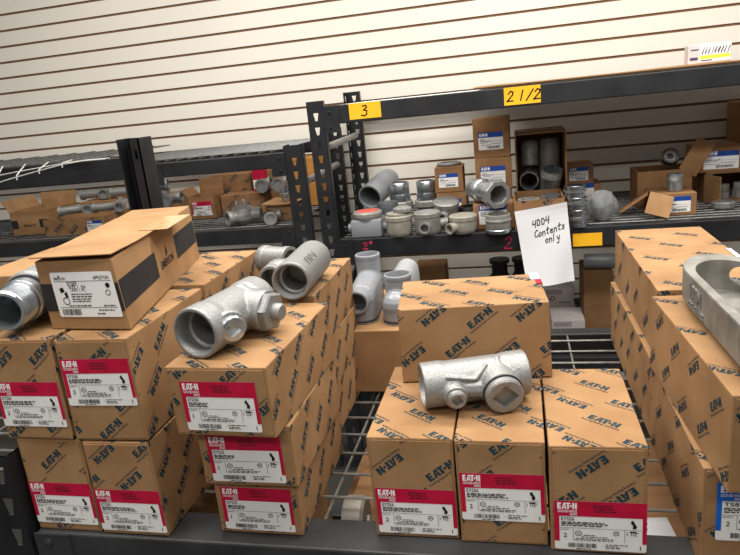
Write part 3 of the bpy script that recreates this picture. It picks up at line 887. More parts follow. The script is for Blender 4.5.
# union with a galvanised nipple on the far left carton
r_ = thing('pipe_union', 'cast union with a bright threaded nipple pointing forward, at the left edge', 'pipe fitting', (-.672, .745, -.402+.1455+.0004), math.radians(103))
r_.scale = (1.08, 1.08, 1.08)
R = .034
s = MB(); X = Matrix.Translation((0, 0, R)) @ Matrix.Rotation(PI/2, 4, 'Y')
s.lathe([(0, -.012), (.030, -.012), (.034, -.008), (.034, .004), (.0325, .010), (.031, .055), (.034, .062), (.034, .085), (0, .085)], 48, X)
s.rod((.035, 0, R), (.035, .0, R+.030), .018, 24)
link('union_body', fuse(s, None, .0014, 4, (CAST,), 'union_body'), r_)
n_ = MB()
n_.lathe([(.020, -.072), (.0235, -.072), (.0245, -.069)], 40, X)
z = -.069
th = [(.0245, z)]
while z < -.040: th += [(.0252, z+.0008), (.0242, z+.0018)]; z += .0018
th += [(.0252, -.036), (.0252, -.034), (.0275, -.033), (.0285, -.031), (.0285, -.018), (.0275, -.016), (.0275, -.011)]
n_.lathe(th, 48, X); n_.lathe([(.020, -.072), (.0195, -.01), (0, -.01)], 40, X)
n_.build('threaded_nipple', GALV, r_, 25)
n_ = MB(); n_.lathe([(.0286, -.0165), (.0310, -.0160), (.0310, -.0125), (.0286, -.012)], 40, X); n_.build('ring_gasket', RUBBER_AND_SHADOW, r_, 35)

# conduit bodies standing on the plain carton
MZ = H+.127+.0004
def conduit_body(label, loc, rz, L=.155, W=.050, Hb=.062, top=(.120, .026, .105), end=True, rx=0.0, light=False, group=None, mat_=GREYP):
    """local y runs away from the viewer; top hub at y=top[0]; optional hub on the near end"""
    root = thing('conduit_fitting', label, 'conduit body', loc, rz, group, rx)
    s = MB()
    n = 8; pts = []
    for k in range(n+1): a = PI+PI*k/n; pts.append((W/2*math.cos(a), W/2+W/2*math.sin(a)))
    for k in range(n+1): a = PI*k/n; pts.append((W/2*math.cos(a), L-W/2+W/2*math.sin(a)))
    s.prism(pts, .004, Hb*.55)
    s.rod((0, W/2*.9, Hb*.54), (0, L-W/2, Hb*.62), W/2*.98, 28)
    for yy, zz in ((W/2*.9, Hb*.52), (L-W/2, Hb*.62)):
        s.lathe([(0, -W*.49)]+[(W*.49*math.cos(a), W*.49*math.sin(a)) for a in [PI*(k/8-.5) for k in range(1, 8)]]+[(0, W*.49)], 24, Matrix.Translation((0, yy, zz)))
    ty, tr_, tz = top
    if tr_: s.lathe([(0, Hb*.3), (tr_*.98, Hb*.3), (tr_, tz-.010), (tr_+.0012, tz-.008), (tr_+.0012, tz-.001), (tr_, tz), (0, tz)], 40, Matrix.Translation((0, ty, 0)))
    c = MB()
    if tr_: c.lathe([(0, Hb*.35), (tr_-.0045, Hb*.35), (tr_-.0035, tz-.003), (tr_-.002, tz+.0004), (tr_-.002, tz+.01), (0, tz+.01)], 36, Matrix.Translation((0, ty, 0)))
    if end:
        hz = Hb*.56; hx = -.003
        s.rod((hx, .05, hz), (hx, -.012, hz), .0235, 32)
        c.rod((hx, .03, hz), (hx, -.03, hz), .019, 32)
    link('housing', fuse(s, c if c.v else None, .0014, 6, (mat_, mat_), 'housing'), root)
    g = MB(); g.prism([(x*1.05, L/2+(y-L/2)*1.02) for x, y in pts], 0, .0015); g.build('cover_plate', mat_, root)
    g = MB(); g.prism([(x*1.03, L/2+(y-L/2)*1.01) for x, y in pts], .0015, .0042); g.build('gasket', RUBBER_AND_SHADOW, root)
    return root
GC = 'grey conduit bodies on the plain carton'
conduit_body('grey enamelled conduit body with an open front hub and upright hub, left of the pair', (-.303, 1.140, MZ), math.radians(3), L=.165, W=.056, Hb=.084, top=(.136, .0255, .108), group=GC)
conduit_body('grey enamelled conduit body with one upright hub, right of the pair beside the patterned carton', (-.235, 1.132, MZ), math.radians(-2), L=.095, W=.056, Hb=.060, top=(.058, .0265, .086), end=False, group=GC)
conduit_body('lighter grey rounded conduit body behind the pair of upright hubs', (-.240, 1.232, MZ), math.radians(-2), L=.120, W=.052, Hb=.088, top=(.070, 0, 0), end=False, group=GC, mat_=mat('pale_grey_enamel', (140, 142, 145), (150, 152, 155), .35, scale=12))

# long hollow conduit body on the right stack
def trough(label, loc, rz):
    root = thing('conduit_fitting', label, 'conduit body', loc, rz)
    L, W, Hh, t = .360, .098, .054, .0065
    def outline(w, y0, y1, n=14):
        r = w/2; e = r*1.7; p = [(-r, y0), (r, y0)]
        return p+[(r*math.cos(PI*k/n), y1-e+e*math.sin(PI*k/n)) for k in range(n+1)]
    s = MB()
    s.prism(outline(W-.012, .004, L-.006), 0, .012); s.prism(outline(W, 0, L), .010, Hh)
    c = MB(); c.prism(outline(W-.020, .010, L-.034), .012, Hh+.02); c.rod((.030, L-.09, .034), (.030, L+.05, .034), .014, 28)
    link('housing', fuse(s, c, .0018, 10, (CASTD, CASTD), 'housing'), root)
    tx = MB()
    M = Matrix.Translation((-W/2-.0002, L-.100, .027)) @ Matrix.Rotation(-PI/2, 4, 'Z') @ Matrix.Rotation(PI/2, 4, 'X')
    for p in text_polys('400M', .052, .019)+shift(text_polys('CROUSE-HINDS', .062, .009), 0, -.014):
        n = len(p); tx.add([(x, y, -.001) for x, y in p]+[(x, y, .0013) for x, y in p], [list(range(n)), [n+i for i in range(n)]]+[[i, (i+1) % n, n+(i+1) % n, n+i] for i in range(n)], 0, M)
    tx.build('raised_lettering', CAST, root)
    return root
trough('large hollow cast conduit body with raised lettering, lying on the right stack', (.264, .585, -.3096), math.radians(1.0))

# ================================================================== FAR RIGHT RACK, MAIN DECK
def lathed(name, label, cat, loc, parts, group=None, rz=0.0, rx=0.0, ry=0.0):
    """parts: (part name, material, profile, seg, matrix)"""
    root = thing(name, label, cat, loc, rz, group, rx, ry)
    for pn, m_, prof, seg, M in parts:
        q = MB(); q.lathe(prof, seg, M); q.build(pn, m_, root, 40 if seg > 12 else 20)
    return root
def tubep(r, h, t=.004, lip=.0):
    return [(r-t, 0), (r, 0), (r, h), (r-t, h), (r-t, 0)]
I4 = Matrix.Identity(4)
Tm = Matrix.Translation

# square junction box with a red-faced round cover
r_ = thing('junction_box', 'square grey junction box with a red-topped round cover, beside the black post', 'junction box', (-.557, 2.315, RZ))
q = MB(); q.merge(bevel_box(.118, .10, .066, .006, 0)); q.build('housing', GREYP, r_, 40)
q = MB(); q.lathe([(0, .066), (.054, .066), (.054, .074), (.057, .075), (.057, .088), (.050, .094), (0, .094)], 40, Tm((0, .05, 0))); q.build('round_cover', GREYCAST, r_, 35)
q = MB(); q.lathe([(0, .0942), (.042, .0942), (.040, .0955), (0, .0955)], 32, Tm((0, .05, 0))); q.build('red_disc', REDC, r_, 35)
for sx in (-1, 1):
    q = MB(); q.rod((sx*.058, .05, .03), (sx*.078, .05, .03), .018, 20); q.build('hub', GREYP, r_, 35)

# large elbow tube and dark cup behind it
lathed('conduit_elbow', 'large grey tube lying open-end forward behind the red-topped junction box', 'pipe fitting', (-.600, 2.62, RZ+.050), [
    ('tube', GREYP, [(.047, 0), (.053, 0), (.053, .17), (.047, .21), (.030, .23), (0, .235)], 36, axis((0, 0, .055), (.16, .6, .20))),
    ('inner_wall', GREYP, [(.047, 0), (.046, .12), (0, .12)], 36, axis((0, 0, .055), (.16, .6, .20))),
    ('hub', GREYP, [(0, -.05), (.034, -.05), (.034, .02), (0, .02)], 24, Tm((.02, .08, 0)))])
lathed('metal_cup', 'dark grey open cup behind the red-topped junction box', 'cup fitting', (-.502, 2.50, RZ), [
    ('cup', GREYP, [(0, 0), (.034, 0), (.040, .075), (.042, .078), (.042, .100), (.038, .100), (.036, .02), (0, .02)], 32, I4)])
for kk, (x, y, lb_) in enumerate(((-.478, 2.665, 'galvanised union of stacked rings, left of the two behind the round boxes'), (-.364, 2.665, 'galvanised union of stacked rings, right of the two next to the blue-labelled boxes'))):
    lathed('pipe_union', lb_, 'pipe fitting', (x, y, RZ), [
        ('base_ring', GALV, [(0, 0), (.038, 0), (.040, .003), (.040, .045), (0, .045)], 28, I4),
        ('hex_collar', GREYCAST, [(0, .045), (.050, .045), (.054, .050), (.054, .070), (.049, .076), (0, .076)], 12, I4),
        ('upper_band', GALV, [(.040, .076), (.044, .078), (.044, .102), (.040, .104), (0, .104)], 28, I4),
        ('top_ring', GALV, [(.030, .104), (.038, .104), (.041, .108), (.041, .150), (.038, .154), (.034, .154), (.033, .11), (0, .11)], 32, I4)], 'galvanised unions behind the round boxes')

def outlet_box(label, loc, rz, R=.046, h=.075, hubs=(0,), lid=True, m_=TAUPE, rx=0.0, ry=0.0):
    root = thing('round_outlet_box', label, 'conduit box', loc, rz, 'round conduit boxes on the far shelf', rx, ry)
    q = MB(); q.lathe([(0, 0), (R*.86, 0), (R*.94, .006), (R, .014), (R, h-.01), (R*1.05, h-.008), (R*1.05, h), (0, h)], 36); q.build('housing', m_, root, 35)
    if lid:
        q = MB(); q.lathe([(0, h), (R*1.06, h), (R*1.06, h+.005), (R*.95, h+.009), (0, h+.010)], 36)
        for a in (.6, 3.7): q.lathe([(0, h+.009), (.005, h+.009), (.005, h+.012), (0, h+.013)], 10, Tm((R*.8*math.cos(a), R*.8*math.sin(a), 0)))
        q.build('lid', m_, root, 35)
    for a in hubs:
        d_ = Vector((math.sin(a), -math.cos(a), 0)); z_ = h*.45
        p0 = d_*R*.85+Vector((0, 0, z_)); M = axis(p0, p0+d_)
        q = MB(); q.lathe([(.0185, 0), (.0185, .022), (.0205, .024), (.0205, .032), (.015, .032), (.014, .004), (0, .004)], 24, M); q.build('hub', m_, root, 35)
    return root
lo_ = outlet_box('beige round conduit box with loose plates on its lid, right of the red-topped box', (-.432, 2.335, RZ), 0, .049, .068, ())
lathed('cover_plate', 'loose round cover plate tilted on the lid of the beige box', 'cover plate', (-.436, 2.335, RZ+.0785), [('plate', TAUPE, [(0, 0), (.043, 0), (.043, .006), (.030, .010), (0, .010)], 28, I4)], None, 0, 0.0)
lathed('cover_plate', 'small rough plate lying uppermost on the loose cover plate', 'cover plate', (-.416, 2.335, RZ+.0890), [('plate', GREYCAST, [(0, 0), (.036, 0), (.036, .012), (.020, .020), (0, .020)], 9, I4)], None, .3)
outlet_box('round conduit box with a hub facing front and another at its right', (-.324, 2.335, RZ), 0.15, .048, .074, (-.2, 1.75), True, GREYCAST)
outlet_box('tilted round conduit box resting behind the others, hub to the front', (-.268, 2.46, RZ+.030), -.1, .048, .064, (.0,), True, GREYCAST, .22, .10)
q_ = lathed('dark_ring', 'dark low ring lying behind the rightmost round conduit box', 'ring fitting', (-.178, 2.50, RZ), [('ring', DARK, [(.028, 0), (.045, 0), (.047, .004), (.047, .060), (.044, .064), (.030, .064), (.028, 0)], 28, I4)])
outlet_box('round conduit box at the right of its group, hub pointing front left', (-.192, 2.325, RZ), 0, .049, .056, (-.70,), True, TAUPE)

# blue-label boxes
sl = lambda w_, h_: dict(kind='small', u=w_*.14, v=h_*.20, w=w_*.68, asp=.72, no='GUA', qty='1')
def small_carton(label, loc, dim, rz=0.0, group=None, seed=1, lab=True, m=CARD2, faces=(), **kw):
    if lab is True: lab = sl(dim[0], dim[2])
    return carton(label, loc, dim, rz, group, seed, lab, faces, False, size=.042, px=.075, py=.055, flap=False, jit=.002, mats=[m, INK, CARDE, BAND, BLACKINK], step=.05, **kw)
GB = 'blue-labelled cartons on the far right rack'
small_carton('lower of the two small blue-labelled boxes left of the tall stack', (-.255, 2.60, RZ), (.120, .12, .107), .0, GB, 71)
small_carton('small blue-labelled box with a ring on its top', (-.262, 2.60, RZ+.1075), (.114, .12, .102), .0, GB, 72)
lathed('locknut_ring', 'grey locknut ring lying on the small blue-labelled box', 'locknut', (-.262, 2.66, RZ+.2098), [('ring', CAST, [(.036, 0), (.048, 0), (.050, .003), (.050, .009), (.047, .012), (.037, .012), (.036, 0)], 16, I4)])
small_carton('bottom blue-labelled box behind the banded coupling', (-.082, 2.35, RZ), (.148, .15, .092), .0, GB, 73)
small_carton('plain box at the foot of the tall blue-labelled stack, mostly hidden', (-.085, 2.53, RZ), (.135, .14, .116), .0, None, 74, None)
small_carton('middle box of the tall blue-labelled stack', (-.080, 2.53, RZ+.1165), (.137, .14, .124), .02, GB, 75)
small_carton('topmost box of the tall blue-labelled stack', (-.084, 2.53, RZ+.241), (.134, .14, .150), -.02, GB, 76)

# pipe connector with an octagonal nut lying on the bottom box
r_ = thing('pipe_connector', 'silver pipe connector with a pale octagonal nut, lying on a blue-labelled box', 'pipe fitting', (-.115, 2.40, RZ+.0930))
ax0, ax1 = Vector((.053, -.095, .0385)), Vector((-.047, .062, .047))
M = axis(ax0, ax1)
q = MB(); q.lathe([(.034, .030), (.040, .030), (.041, .05), (.039, .10), (.044, .105), (.044, .125), (.038, .130), (.036, .175), (0, .175)], 28, M); q.build('connector_body', GALV, r_, 35)
q = MB(); q.lathe([(.036, -.004), (.0505, -.004), (.0530, .002), (.0530, .024), (.050, .028), (.034, .028), (.034, 0), (.036, -.004)], 8, M, phase=.5); q.build('octagonal_nut', CAST, r_, 20)
q = MB(); q.lathe([(.0355, -.003), (.033, .006), (.032, .03), (.028, .08), (0, .08)], 28, M); q.build('bore_lining', GREYCAST, r_, 35)
lathed('threaded_coupling', 'grey banded coupling standing in front of the bottom blue-labelled box', 'pipe fitting', (-.066, 2.292, RZ), [
    ('base_flange', GALV, [(0, 0), (.044, 0), (.046, .003), (.046, .012), (.044, .014), (0, .014)], 32, I4),
    ('sleeve', GREYCAST, [(.042, .014), (.044, .018), (.044, .040), (.047, .042), (.047, .048), (.044, .050), (.043, .064), (.038, .066), (.037, .03), (0, .03)], 32, I4)], None)

# open carton standing on end with pipe nipples in it
r_ = thing('open_cardboard_box', 'deep open carton standing on its end, filled with pipe nipples', 'open cardboard box', (.098, 2.56, RZ), .0, None, 0)
w_, d_, h_ = .190, .25, .318
q = MB(); t = .005
q.box((-w_/2, d_-t, 0), (w_/2, d_, h_)); q.box((-w_/2, 0, 0), (w_/2, d_-t, t)); q.box((-w_/2, 0, h_-t), (w_/2, d_-t, h_))
q.box((-w_/2, 0, t), (-w_/2+t, d_-t, h_-t)); q.box((w_/2-t, 0, t), (w_/2, d_-t, h_-t))
for P_ in on_face((w_, d_, h_), 'right', logos(d_, h_, .66, .05, .09, .08, random.Random(4), False), .0005): q.add(P_, [list(range(len(P_)))], 1)
q.build('carton_body', [CARD2, INK], r_)
GN = 'pipe nipples in the deep open carton'
# big nipples stacked in the carton
def nipple(label, p0, p1, R, group=GN, m_=GALV, t=.004, ring=True):
    p0 = Vector(p0); p1 = Vector(p1); L = (p1-p0).length
    root = thing('pipe_nipple', label, 'pipe nipple', p0, 0, group)
    M = axis((0, 0, 0), p1-p0)
    q = MB(); q.lathe([(R-t, 0), (R, 0), (R, L), (R-t, L), (R-t, 0)], 32, M); q.build('pipe', m_, root, 35)
    if ring:
        prof = []; z = L*.70
        while z < L-.002: prof += [(R+.0010, z), (R+.0002, z+.002)]; z += .004
        q = MB(); q.lathe(prof, 32, M); q.build('thread', GREYCAST, root, 15)
    return root
bz = RZ+.012
nipple('pale pipe nipple standing upright at the top right inside the deep open carton', (.136, 2.72, bz+.120), (.138, 2.715, bz+.270), .041, m_=TAUPE)
nipple('bright galvanised pipe nipple leaning forward in the deep open carton', (.126, 2.620, bz+.066), (.140, 2.590, bz+.160), .040)
nipple('dull pipe nipple shown end-on at the left inside the deep open carton', (.052, 2.585, bz+.120), (.056, 2.74, bz+.125), .036, m_=GALV)
nipple('dark pipe nipple at the back left corner of the deep open carton', (.058, 2.68, bz+.168), (.060, 2.70, bz+.262), .034, m_=GREYCAST)
nipple('lowest pipe nipple shown end-on at the foot of the deep open carton', (.047, 2.585, bz+.045), (.047, 2.74, bz+.045), .033, m_=GREYCAST)
nipple('pale short pipe nipple at the foot of the deep open carton, lying crosswise', (.092, 2.592, bz+.032), (.172, 2.596, bz+.033), .028, m_=TAUPE, ring=False)

oc = open_carton('low open carton at the shelf edge behind the handwritten sheet', (.078, 2.302, RZ), (.172, .22, .105), .0, None, .004, (), CARD2, None, 5, ('front',))
lathed('pipe_coupling', 'grey coupling lying inside the low open carton', 'pipe fitting', (.045, 2.40, RZ+.0045), [('ring', GREYCAST, [(.030, 0), (.040, 0), (.040, .090), (.030, .090), (.030, 0)], 28, I4)])
lathed('pipe_coupling', 'bright coupling beside the grey one inside the low open carton', 'pipe fitting', (.122, 2.41, RZ+.0045), [('ring', GALV, [(.024, 0), (.034, 0), (.034, .098), (.024, .098), (.024, 0)], 28, I4)])

# handwritten sheet hung from the low carton
sh = MB(); cornersS = [(-.008, -.437), (.170, -.412), (.188, -.684), (.060-.033, -.700)]
nx, ny = 12, 14
vs, fs = [], []
def sheet(u, v, lift=0.0):
    tl, tr, br, bl = [Vector(c_) for c_ in cornersS]
    p = (tl*(1-u)+tr*u)*(1-v)+(bl*(1-u)+br*u)*v
    y = 2.288-.060*v**1.5-.010*math.sin(2.6*u+1.5*v)+.004*math.sin(7*u*v+1)
    return (p.x, y-lift, p.y)
for k, lf in ((0, 0), (1, -.0006)):
    o_ = len(vs)
    vs += [sheet(i/nx, j/ny, lf) for j in range(ny+1) for i in range(nx+1)]
    fs += [[o_+j*(nx+1)+i, o_+j*(nx+1)+i+1, o_+(j+1)*(nx+1)+i+1, o_+(j+1)*(nx+1)+i] for j in range(ny) for i in range(nx)]
sh.add(vs, fs)
rn = random.Random(3)
for s_, x_, y_, h_ in (('4004', .30, .755, .085), ('Contents', .31, .625, .085), ('only', .50, .53, .085)):
    for p in hand(s_, 0, 0, h_, .011, .72 if s_ == '4004' else .64, .12, rn):
        # the lines slope upwards to the right
        P = [sheet(x_+x*1.42, 1-(y_+y+.12*x), .0012) for x, y in p]
        sh.add(P, [list(range(len(P)))], 1)
o_ = sh.build('handwritten_sheet', [WPAPER, BLACKINK], None, fix=False)
o_.location.z = Z0
tag(o_, 'white paper sheet with handwriting hanging over the shelf edge', 'paper sign')

small_carton('blue-labelled box at the foot of the pair right of the deep carton', (.262, 2.72, RZ), (.150, .15, .083), .0, GB, 77)
small_carton('blue-labelled box on top of the pair right of the deep carton', (.252, 2.72, RZ+.0835), (.112, .13, .084), .02, GB, 78)
# bright couplings piled in front
def bright(label, loc, R=.036, h=.05, group='bright zinc couplings beside the film-wrapped bundle', **kw):
    return lathed('zinc_coupling', label, 'pipe fitting', loc, [
        ('sleeve', CHROME, [(R-.006, 0), (R, 0), (R, .010), (R-.003, .012), (R-.003, h-.014), (R+.001, h-.012), (R+.001, h-.002), (R-.001, h), (R-.007, h), (R-.007, .004), (R-.006, 0)], 28, I4),
        ('lock_ring', GALV, [(R-.002, h*.42), (R+.004, h*.42), (R+.004, h*.42+.009), (R-.002, h*.42+.009)], 12, I4)], group, **kw)
bright('lowest bright zinc coupling standing at the shelf front beside the handwritten sheet', (.208, 2.325, RZ), .036, .062)
bright('bright zinc coupling stacked on the lowest one', (.205, 2.325, RZ+.0625), .036, .042)
bright('bright zinc coupling on the very top of the pile', (.200, 2.33, RZ+.105), .035, .040)
bright('bright zinc coupling standing just behind the pile', (.196, 2.43, RZ), .038, .09)

# film-wrapped fitting
r_ = thing('wrapped_fitting', 'fitting bundled in crinkled clear film beside the bright couplings', 'wrapped fitting', (.300, 2.405, RZ))
bm = bmesh.new(); bmesh.ops.create_icosphere(bm, subdivisions=4, radius=1.0)
rn = random.Random(9)
from mathutils import noise as _nz
for v in bm.verts:
    p = v.co.normalized(); k = 1+.10*_nz.noise(p*2.6)+.05*_nz.noise(p*9.3)
    z = p.z*k
    v.co = Vector((p.x*.053*k, p.y*.05*k, .052+max(-.052, z*.055)))
mb = MB(); bm.verts.index_update(); mb.add([v.co.copy() for v in bm.verts], [[v.index for v in f_.verts] for f_ in bm.faces]); bm.free()
mb.build('film_wrap', PLAST, r_, 20)
q = MB(); q.lathe([(0, .004), (.034, .004), (.034, .05), (.028, .055), (.028, .08), (0, .08)], 24, I4); q.build('wrapped_coupling', GALV, r_, 35)

# open cartons at the right
d1 = open_carton('open carton with a tall raised flap in the middle of the right-hand group', (.543, 2.575, RZ), (.190, .16, .138), .0, None, .004, (), CARD2, None, 6)
fq = MB(); fq.box((-.034, -.0025, 0), (.034, .0025, .130)); g_ = MB()
g_.merge(fq, Tm((.078, .002, .124)) @ Matrix.Rotation(.56, 4, 'Y') @ Matrix.Rotation(-.18, 4, 'X')); g_.build('raised_flap', CARD2, d1)
lathed('pipe_coupling', 'bright ring coupling tilted on the open carton with the raised flap', 'pipe fitting', (.570, 2.64, RZ+.1385), [
    ('ring', CHROME, [(.018, 0), (.031, 0), (.033, .004), (.033, .030), (.031, .034), (.022, .034), (.019, .02), (.018, 0)], 28, Tm((0, -.0, .031)) @ Matrix.Rotation(1.0, 4, 'X')),
    ('inner_ring', GREYCAST, [(.012, .006), (.020, .006), (.020, .026), (.012, .026), (.012, .006)], 24, Tm((0, -.0, .031)) @ Matrix.Rotation(1.0, 4, 'X'))])
small_carton('blue-labelled carton with a hanging open flap, in front of the raised flap', (.545, 2.405, RZ), (.140, .15, .080), .04, GB, 81, dict(kind='small', u=.028, v=.012, w=.092, asp=.62, no='LB55'))
d2 = [o for o in C.objects if o.get('label', '').startswith('blue-labelled carton with a hanging')][0]
fq = MB(); fq.box((-.055, 0, -.002), (.055, .11, .002)); g_ = MB()
g_.merge(fq, Tm((-.078, .06, .080)) @ Matrix.Rotation(PI/2-.25, 4, 'Z') @ Matrix.Rotation(-.62, 4, 'X')); g_.build('flap', CARD2, d2)
fq = MB(); fq.box((-.04, -.085, -.002), (.04, 0, .002)); g_ = MB()
g_.merge(fq, Tm((-.045, -.002, .079)) @ Matrix.Rotation(.95, 4, 'X') @ Matrix.Rotation(-.35, 4, 'Z')); g_.build('flap', CARD, d2)
lathed('pipe_nipple', 'short bright nipple standing on the blue-labelled carton with the open flap', 'pipe nipple', (.553, 2.46, RZ+.0808), [
    ('pipe', GALV, [(.022, 0), (.026, 0), (.0265, .058), (.026, .060), (.022, .060), (.0215, .003), (.022, 0)], 28, I4),
    ('thread', GREYCAST, [(.0262, .036), (.0272, .038), (.0262, .040), (.0272, .042), (.0262, .044), (.0272, .046), (.0262, .048), (.0272, .050), (.0262, .052)], 28, I4)], None)

e2 = open_carton('open-fronted carton of small fittings at the right edge', (.772, 2.61, RZ), (.165, .20, .112), .0, None, .005, (), CARD2, None, 7, (), rx=0.0)
for ch in list(e2.children): bpy.data.objects.remove(ch)
q = MB(); q.box((-.0825, 0, 0), (.0825, .20, .005)); q.box((-.0825, .195, .005), (.0825, .20, .112)); q.box((-.0825, 0, .005), (-.0775, .195, .112)); q.box((.0775, 0, .005), (.0825, .195, .112)); q.box((-.0825, 0, .107), (.0825, .2, .112))
q.build('carton_body', CARD2, e2)
q = MB(); q.box((-.002, -.09, 0), (.002, 0, .104)); g_ = MB(); g_.merge(q, Tm((-.081, 0, .003)) @ Matrix.Rotation(.35, 4, 'Z')); g_.build('flap', CARD, e2)
small_carton('wide carton with a dark blue label on top at the right edge', (.745, 2.61, RZ+.1125), (.160, .20, .092), -.02, GB, 82, dict(kind='small', u=.020, v=.012, w=.118, asp=.56, no='T37'))
small_carton('plain carton behind the wide dark-blue-labelled one at the right edge', (.957, 2.82, RZ), (.165, .2, .345), .0, None, 83, None)
GF = 'small fittings in the open-fronted carton'
for lb_, x, y, z, R, hh, m_ in (('bright hexagonal fitting on the upper left in the open-fronted carton', .722, 2.66, .0555, .016, .045, GALV), ('hexagonal fitting under the bright one in the open-fronted carton', .720, 2.65, .0055, .019, .0495, GALV),
                          ('grey fitting in the middle of the open-fronted carton', .770, 2.66, .0055, .024, .052, GREYCAST), ('grey fitting at the right of the open-fronted carton', .822, 2.66, .0055, .022, .058, GREYCAST)):
    lathed('pipe_fitting', lb_, 'pipe fitting', (x, y, RZ+z), [('hex', m_, [(0, 0), (R, 0), (R, hh*.45), (0, hh*.45)], 6, I4), ('sleeve', m_, [(R*.8, hh*.45), (R*.85, hh*.5), (R*.85, hh), (R*.6, hh), (R*.6, hh*.5), (0, hh*.5)], 20, I4)], GF)
lathed('locknut', 'pale round locknut lying near the shelf front at right', 'locknut', (.725, 2.50, RZ), [
    ('rim', CAST, [(.030, 0), (.038, 0), (.040, .004), (.040, .020), (.035, .024), (.028, .020), (.027, .004), (.030, 0)], 10, I4),
    ('core', GREYCAST, [(0, .008), (.020, .008), (.027, .012), (.027, .004), (0, .004)], 24, I4)])

# ------------------------------------------------------------------ top of the right rack
sheet_ = MB(); sheet_.merge(bevel_box(1.15, .62, .004, .001, .06))
for p in sheet_.v: p.z += .003*math.sin(9*p.x)*math.sin(PI*p.y/.62)+.0032
o_ = sheet_.build('cardboard_sheet', CARD); put(o_, (.445, 2.335, -.0095))
tag(o_, 'flat tan cardboard sheet laid on top of the right far rack', 'cardboard sheet')
r_ = thing('small_box', 'small white box with purple scrawl and a yellow stripe, on the cardboard sheet', 'small box', (.6475, 2.45, -.0010), -.05)
q = MB(); q.merge(bevel_box(.132, .06, .062, .002, 0)); q.build('carton_body', PINKW, r_)
q = MB(); q.box((-.030, -.0006, .004), (.064, -.0001, .060), 0); q.box((-.028, -.001, .014), (.062, -.0006, .025), 1)
rn = random.Random(5)
for k in range(9):
    x = -.024+.0095*k
    q.add([Vector((x, -.0012, .026+rn.uniform(0, .012))), Vector((x+.0016, -.0012, .026)), Vector((x+.010, -.0012, .050+rn.uniform(-.006, .006))), Vector((x+.0084, -.0012, .052))], [(0, 1, 2, 3)], 2)
for P_ in words(-.026, .01, .0075, .003, rn): q.add([Vector((x, -.0012, y)) for x, y in P_], [(0, 1, 2, 3)], 2)
for P_ in words(-.058, -.034, .044, .003, rn)+words(-.060, -.036, .013, .008, rn): q.add([Vector((x, -.0012, y)) for x, y in P_], [(0, 1, 2, 3)], 2)
q.build('label', [PAPER, HIYEL, mat('purple_pen', (70, 58, 96), None, .7)], r_, fix=False)

# ------------------------------------------------------------------ tags and marker writing on the beams
def beam_tag(label, x, z, w_, h_, s=None, rot=0.0, hh=.03, hx=.25):
    M = Matrix.Rotation(-rot, 4, 'Y')
    q = MB(); q.box((-w_/2, -.0006, -h_/2), (w_/2, 0, h_/2), 0, M)
    if s:
        for p in hand(s, -w_/2+w_*hx, -hh/2, hh, .0045, .75, .15):
            q.add([Vector((a, -.001, b)) for a, b in p], [(0, 1, 2, 3)], 1, M)
    o = q.build('shelf_tag', [YELLOW, BLACKINK], None, fix=False)
    put(o, (x, FY-.0005, z)); return tag(o, label, 'shelf tag', 'yellow shelf tags')
beam_tag('yellow shelf tag marked 3 at the left of the upper beam', -.5125, -.0405, .116, .056, '3', 0.0, .034, .38)
beam_tag('yellow shelf tag marked 2 1/2 on the upper beam', .033, -.0425, .120, .058, '2 1/2', 0.0, .032, .08)
beam_tag('blank yellow shelf tag on the lower beam', .238, RZ-.046, .098, .046)
for s_, x, z, hh, lb_ in (('2"', -.572, -.548, .028, 'red marker 2 inch sign on the lower beam at left'), ('2', -.050, -.572, .044, 'red marker figure 2 on the lower beam beside the handwritten sheet')):
    q = MB()
    for p in hand(s_, 0, 0, hh, .0045, .8, .15): q.add([Vector((a, -.0005, b)) for a, b in p], [(0, 1, 2, 3)])
    o_ = q.build('marker_writing', MARK, None, fix=False); put(o_, (x, FY-.0004, z)); tag(o_, lb_, 'marker writing')

# ------------------------------------------------------------------ lowest deck of the right rack
small_carton('small brown carton on the lowest deck behind the conduit bodies', (-.400, 2.85, -1.0), (.140, .12, .228), .0, None, 91, None, CARD2)
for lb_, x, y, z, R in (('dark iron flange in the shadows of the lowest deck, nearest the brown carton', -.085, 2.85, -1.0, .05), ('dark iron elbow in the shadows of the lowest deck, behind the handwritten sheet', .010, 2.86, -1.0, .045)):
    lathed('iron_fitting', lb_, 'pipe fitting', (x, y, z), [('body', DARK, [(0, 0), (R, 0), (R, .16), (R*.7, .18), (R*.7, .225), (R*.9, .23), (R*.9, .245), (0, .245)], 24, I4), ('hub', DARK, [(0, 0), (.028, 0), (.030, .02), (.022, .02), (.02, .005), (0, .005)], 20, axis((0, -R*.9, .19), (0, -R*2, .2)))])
def white_carton(label, loc, dim, rz=0.0, m_=PINKW, pic=True):
    r = thing('white_carton', label, 'carton', loc, rz)
    q = MB(); q.merge(bevel_box(*dim, .002, 0)); q.build('carton_body', m_, r)
    w_, d_, h_ = dim; rn = random.Random(int(w_*1000)); q = MB()
    ps = []
    for f_ in (.85, .76, .67): ps += [[(a*w_, b*h_) for a, b in p] for p in words(.08, .6, f_, .04, rn)]
    ps += [[(a*w_, b*h_) for a, b in p] for p in words(.5, .9, .2, .05, rn)]
    for P in on_face(dim, 'front', ps, .0008): q.add(P, [list(range(len(P)))], 0)
    if pic:
        for P in on_face(dim, 'front', ringp(w_*.28, h_*.45, h_*.13, h_*.05), .0008): q.add(P, [list(range(len(P)))], 0)
    q.build('printed_text', [GREYINK], r, fix=False)
    return r
white_carton('white printed carton on the lowest deck, lower of the stacked pair', (.165, 2.72, -1.0), (.128, .14, .055), 0, PINKW, False)
white_carton('white printed carton with a small picture, on top of the stacked pair', (.163, 2.72, -.9448), (.122, .14, .084))
